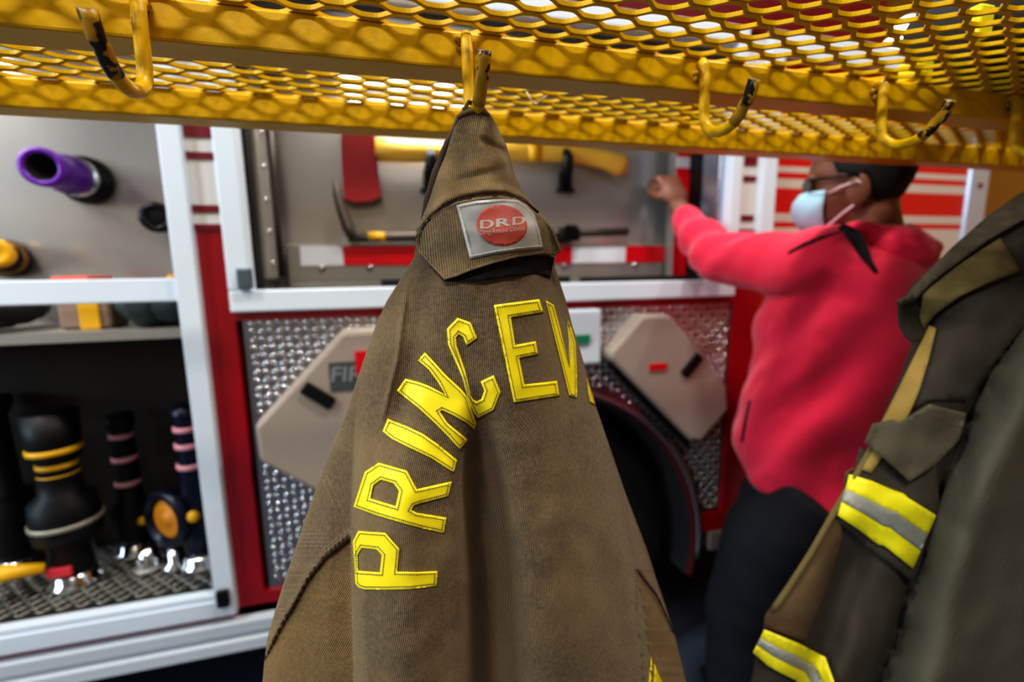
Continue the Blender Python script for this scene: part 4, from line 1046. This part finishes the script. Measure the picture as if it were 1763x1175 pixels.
# hoodie
bm = bmesh.new()
hr = [(.80, .205, -.150, .175, 0, .42), (.84, .212, -.158, .185, 0, .36), (.92, .212, -.160, .190, 0, .2), (1.02, .200, -.158, .190), (1.12, .192, -.160, .188), (1.22, .185, -.165, .190), (1.30, .170, -.165, .195), (1.37, .125, -.155, .185), (1.42, .07, -.14, .14), (1.455, .035, -.125, .09), (1.475, .03, -.115, .075)]
ring_loft(bm, hr, 36)
limb(bm, [ML(-.02, .08, 1.33), S_l+Vector((0, -.01, -.005)), S_l.lerp(E_l, .5)+Vector((0, 0, -.008)), E_l+Vector((0, 0, -.008)), E_l.lerp(W_l, .5), W_l.lerp(E_l, .08)], [.10, .090, .076, .068, .058, .040], 24)
limb(bm, [W_l.lerp(E_l, .12), W_l.lerp(E_l, -.03)], [.041, .040], 24)
limb(bm, [ML(-.02, -.08, 1.33), S_r, S_r.lerp(E_r, .5), E_r, E_r.lerp(W_r, .5), W_r], [.10, .085, .072, .062, .055, .042], 24)
def fold(p, n):
    q = p-O; F = -(q.x*rv.x+q.y*rv.y); L = -(q.x*dv.x+q.y*dv.y); z = p.z
    t = 0
    arm = sm(.86, .96, p.y)*sm(1.2, 1.33, z)
    # diagonal drape across the side, bunching at the elbow
    t += (1-arm)*(.027*math.sin((z*26+F*34)+2*noise.noise(p*5))*sm(-.2, .05, F+.35*(1.25-z))*(.6+.6*noise.noise(p*6))+.006*noise.noise(p*14))
    t += arm*(.017*math.sin(p.y*52+z*44+p.x*30+3.2*noise.noise(p*8))*sm(.90, 1.05, p.y)*(1-.8*sm(1.2, 1.28, p.y))*(.5+.9*noise.noise(p*7+Vector((3, 1, 2))))+.009*noise.noise(p*11)+.004*noise.noise(p*24))
    return p+n*t
me = remesh(bm, .0075, 5, 'hoodie', fold, 11)
hood_o = mesh_obj('hoodie', me, PINK, man, True)
bm = bmesh.new()
for p, r in ((ML(-.115, .0, 1.415), (.052, .12, .058)), (ML(-.085, .075, 1.43), (.055, .055, .048)), (ML(-.085, -.075, 1.43), (.055, .055, .048)), (ML(-.13, 0, 1.37), (.04, .085, .05)), (ML(-.142, .03, 1.432), (.028, .05, .022))):
    ellipsoid(bm, p, *r, rot=MROT)
tube(bm, [ML(.052, .0, 1.452), ML(.03, .062, 1.462), ML(-.02, .090, 1.470), ML(-.075, .085, 1.462), ML(-.11, .0, 1.465), ML(-.075, -.085, 1.462), ML(-.02, -.090, 1.470), ML(.03, -.062, 1.462), ML(.052, 0, 1.452)], .020, 12)
me = remesh(bm, .007, 4, 'hood', lambda p, n: p+n*(.008*noise.noise(p*13)+.004*noise.noise(p*30)))
mesh_obj('hood', me, PINK, hood_o, True)
def surf(px, py, R=1.37, off=0):
    q = ray(px, py); return CAM+q*((R-off)/(q.x*dv.x+q.y*dv.y))
bpy.context.view_layer.update()
def on_obj(o, px, py, lift):
    d = ray(px, py).normalized(); inv = o.matrix_world.inverted()
    hit, loc, nrm, _ = o.ray_cast(inv @ CAM, inv.to_3x3() @ d)
    if not hit: return None
    return o.matrix_world @ loc + nrm*lift
for pl, rr in (([(1358, 436), (1385, 422), (1415, 410), (1440, 402), (1458, 396)], .005), ([(1448, 392), (1462, 404), (1474, 418), (1484, 436), (1496, 454), (1508, 470)], .015)):
    pts = [on_obj(hood_o, x, y, .001) for x, y in pl]; pts = [p for p in pts if p]
    if len(pts) > 2:
        bm = bmesh.new(); tube(bm, pts, [rr*.6]+[rr*(1-.75*sm(.35, 1, k/(len(pts)-1))) for k in range(1, len(pts))], 10); o = obj('piping', bm, PINKD, hood_o, True); o['label'] = 'black trim'
pts = [on_obj(hood_o, x, y, .0008) for x, y in ((1282, 660), (1292, 690), (1285, 720), (1278, 760), (1272, 800))]; pts = [p for p in pts if p]
if len(pts) > 2:
    bm = bmesh.new(); tube(bm, pts, .004, 8); obj('pocket_zip', bm, PINKD, hood_o, True)
# trousers and shoes
bm = bmesh.new()
ring_loft(bm, [(.74, .15, -.15, .165), (.80, .16, -.15, .165), (.88, .165, -.14, .16), (.93, .16, -.13, .155)], 30)
for s in (1, -1):
    limb(bm, [ML(.0, .085*s, .86), ML(.09, .095*s, .70), ML(.15, .105*s, .48), ML(.145, .105*s, .28), ML(.11, .105*s, .09), ML(.11, .105*s, .075)], [.135, .125, .095, .088, .078, .08], 22)
me = remesh(bm, .009, 5, 'trousers', lambda p, n: p+n*(.006*noise.noise(Vector((p.x*9, p.y*9, p.z*16)))))
mesh_obj('trousers', me, NAVYP, man, True)
for s in (1, -1):
    bm = bmesh.new(); ellipsoid(bm, ML(.15, .11*s, .055), .145, .052, .045, rot=MROT); ellipsoid(bm, ML(.08, .11*s, .085), .07, .045, .05, rot=MROT)
    sole = bmesh.new()
    mesh_obj('shoe', remesh(bm, .008, 3, 'shoe', lambda p, n: Vector((p.x, p.y, max(.012, p.z)))), SHOE, man, True)

# ------------------------------------------------------------------ light
def area(name, loc, rot, sx, sy, w, col=(1, 1, 1)):
    l = bpy.data.lights.new(name, 'AREA'); l.shape = 'RECTANGLE'; l.size = sx; l.size_y = sy; l.energy = w; l.color = col
    o = bpy.data.objects.new(name, l); COL.objects.link(o); o.location = loc; o.rotation_euler = rot; return o
area('key_lamp', (-.7, -1.35, 3.5), (math.radians(-26), 0, 0), 1.0, .5, 84, (1, .96, .88))
for i, (x, y, w) in enumerate(((-1.6, .25, 30), (.6, .3, 24), (1.9, .2, 18), (-3.2, -.2, 24))):
    area('ceiling_lamp', (x, y, 3.6), (0, 0, 0), (.2 if i != 1 else .3), .2, w, (1, .96, .90))
area('bay_door_daylight', (-4.7, -.9, 2.35), (0, math.radians(-90), 0), 1.5, 2.4, 95, (.66, .83, 1.0))
area('compartment_fill_light', (-1.2, 1.34, 1.98), (0, 0, 0), .4, .05, 3.6, (1, .97, .92))  # added light, just out of view, to brighten the left compartment wall
area('compartment_fill_light', (.085, 1.40, 1.884), (0, 0, 0), .37, .02, 1.6, (1, .98, .95))  # light of the LED strip just above
w = bpy.data.worlds.new('world'); SC.world = w; w.use_nodes = True
w.node_tree.nodes['Background'].inputs[0].default_value = (.6, .65, .7, 1); w.node_tree.nodes['Background'].inputs[1].default_value = .05
SC.view_settings.view_transform = 'Standard'
SC.view_settings.look = 'Medium High Contrast'
SC.view_settings.exposure = 0.55
SC.cycles.use_denoising = True
SC.cycles.max_bounces = 8
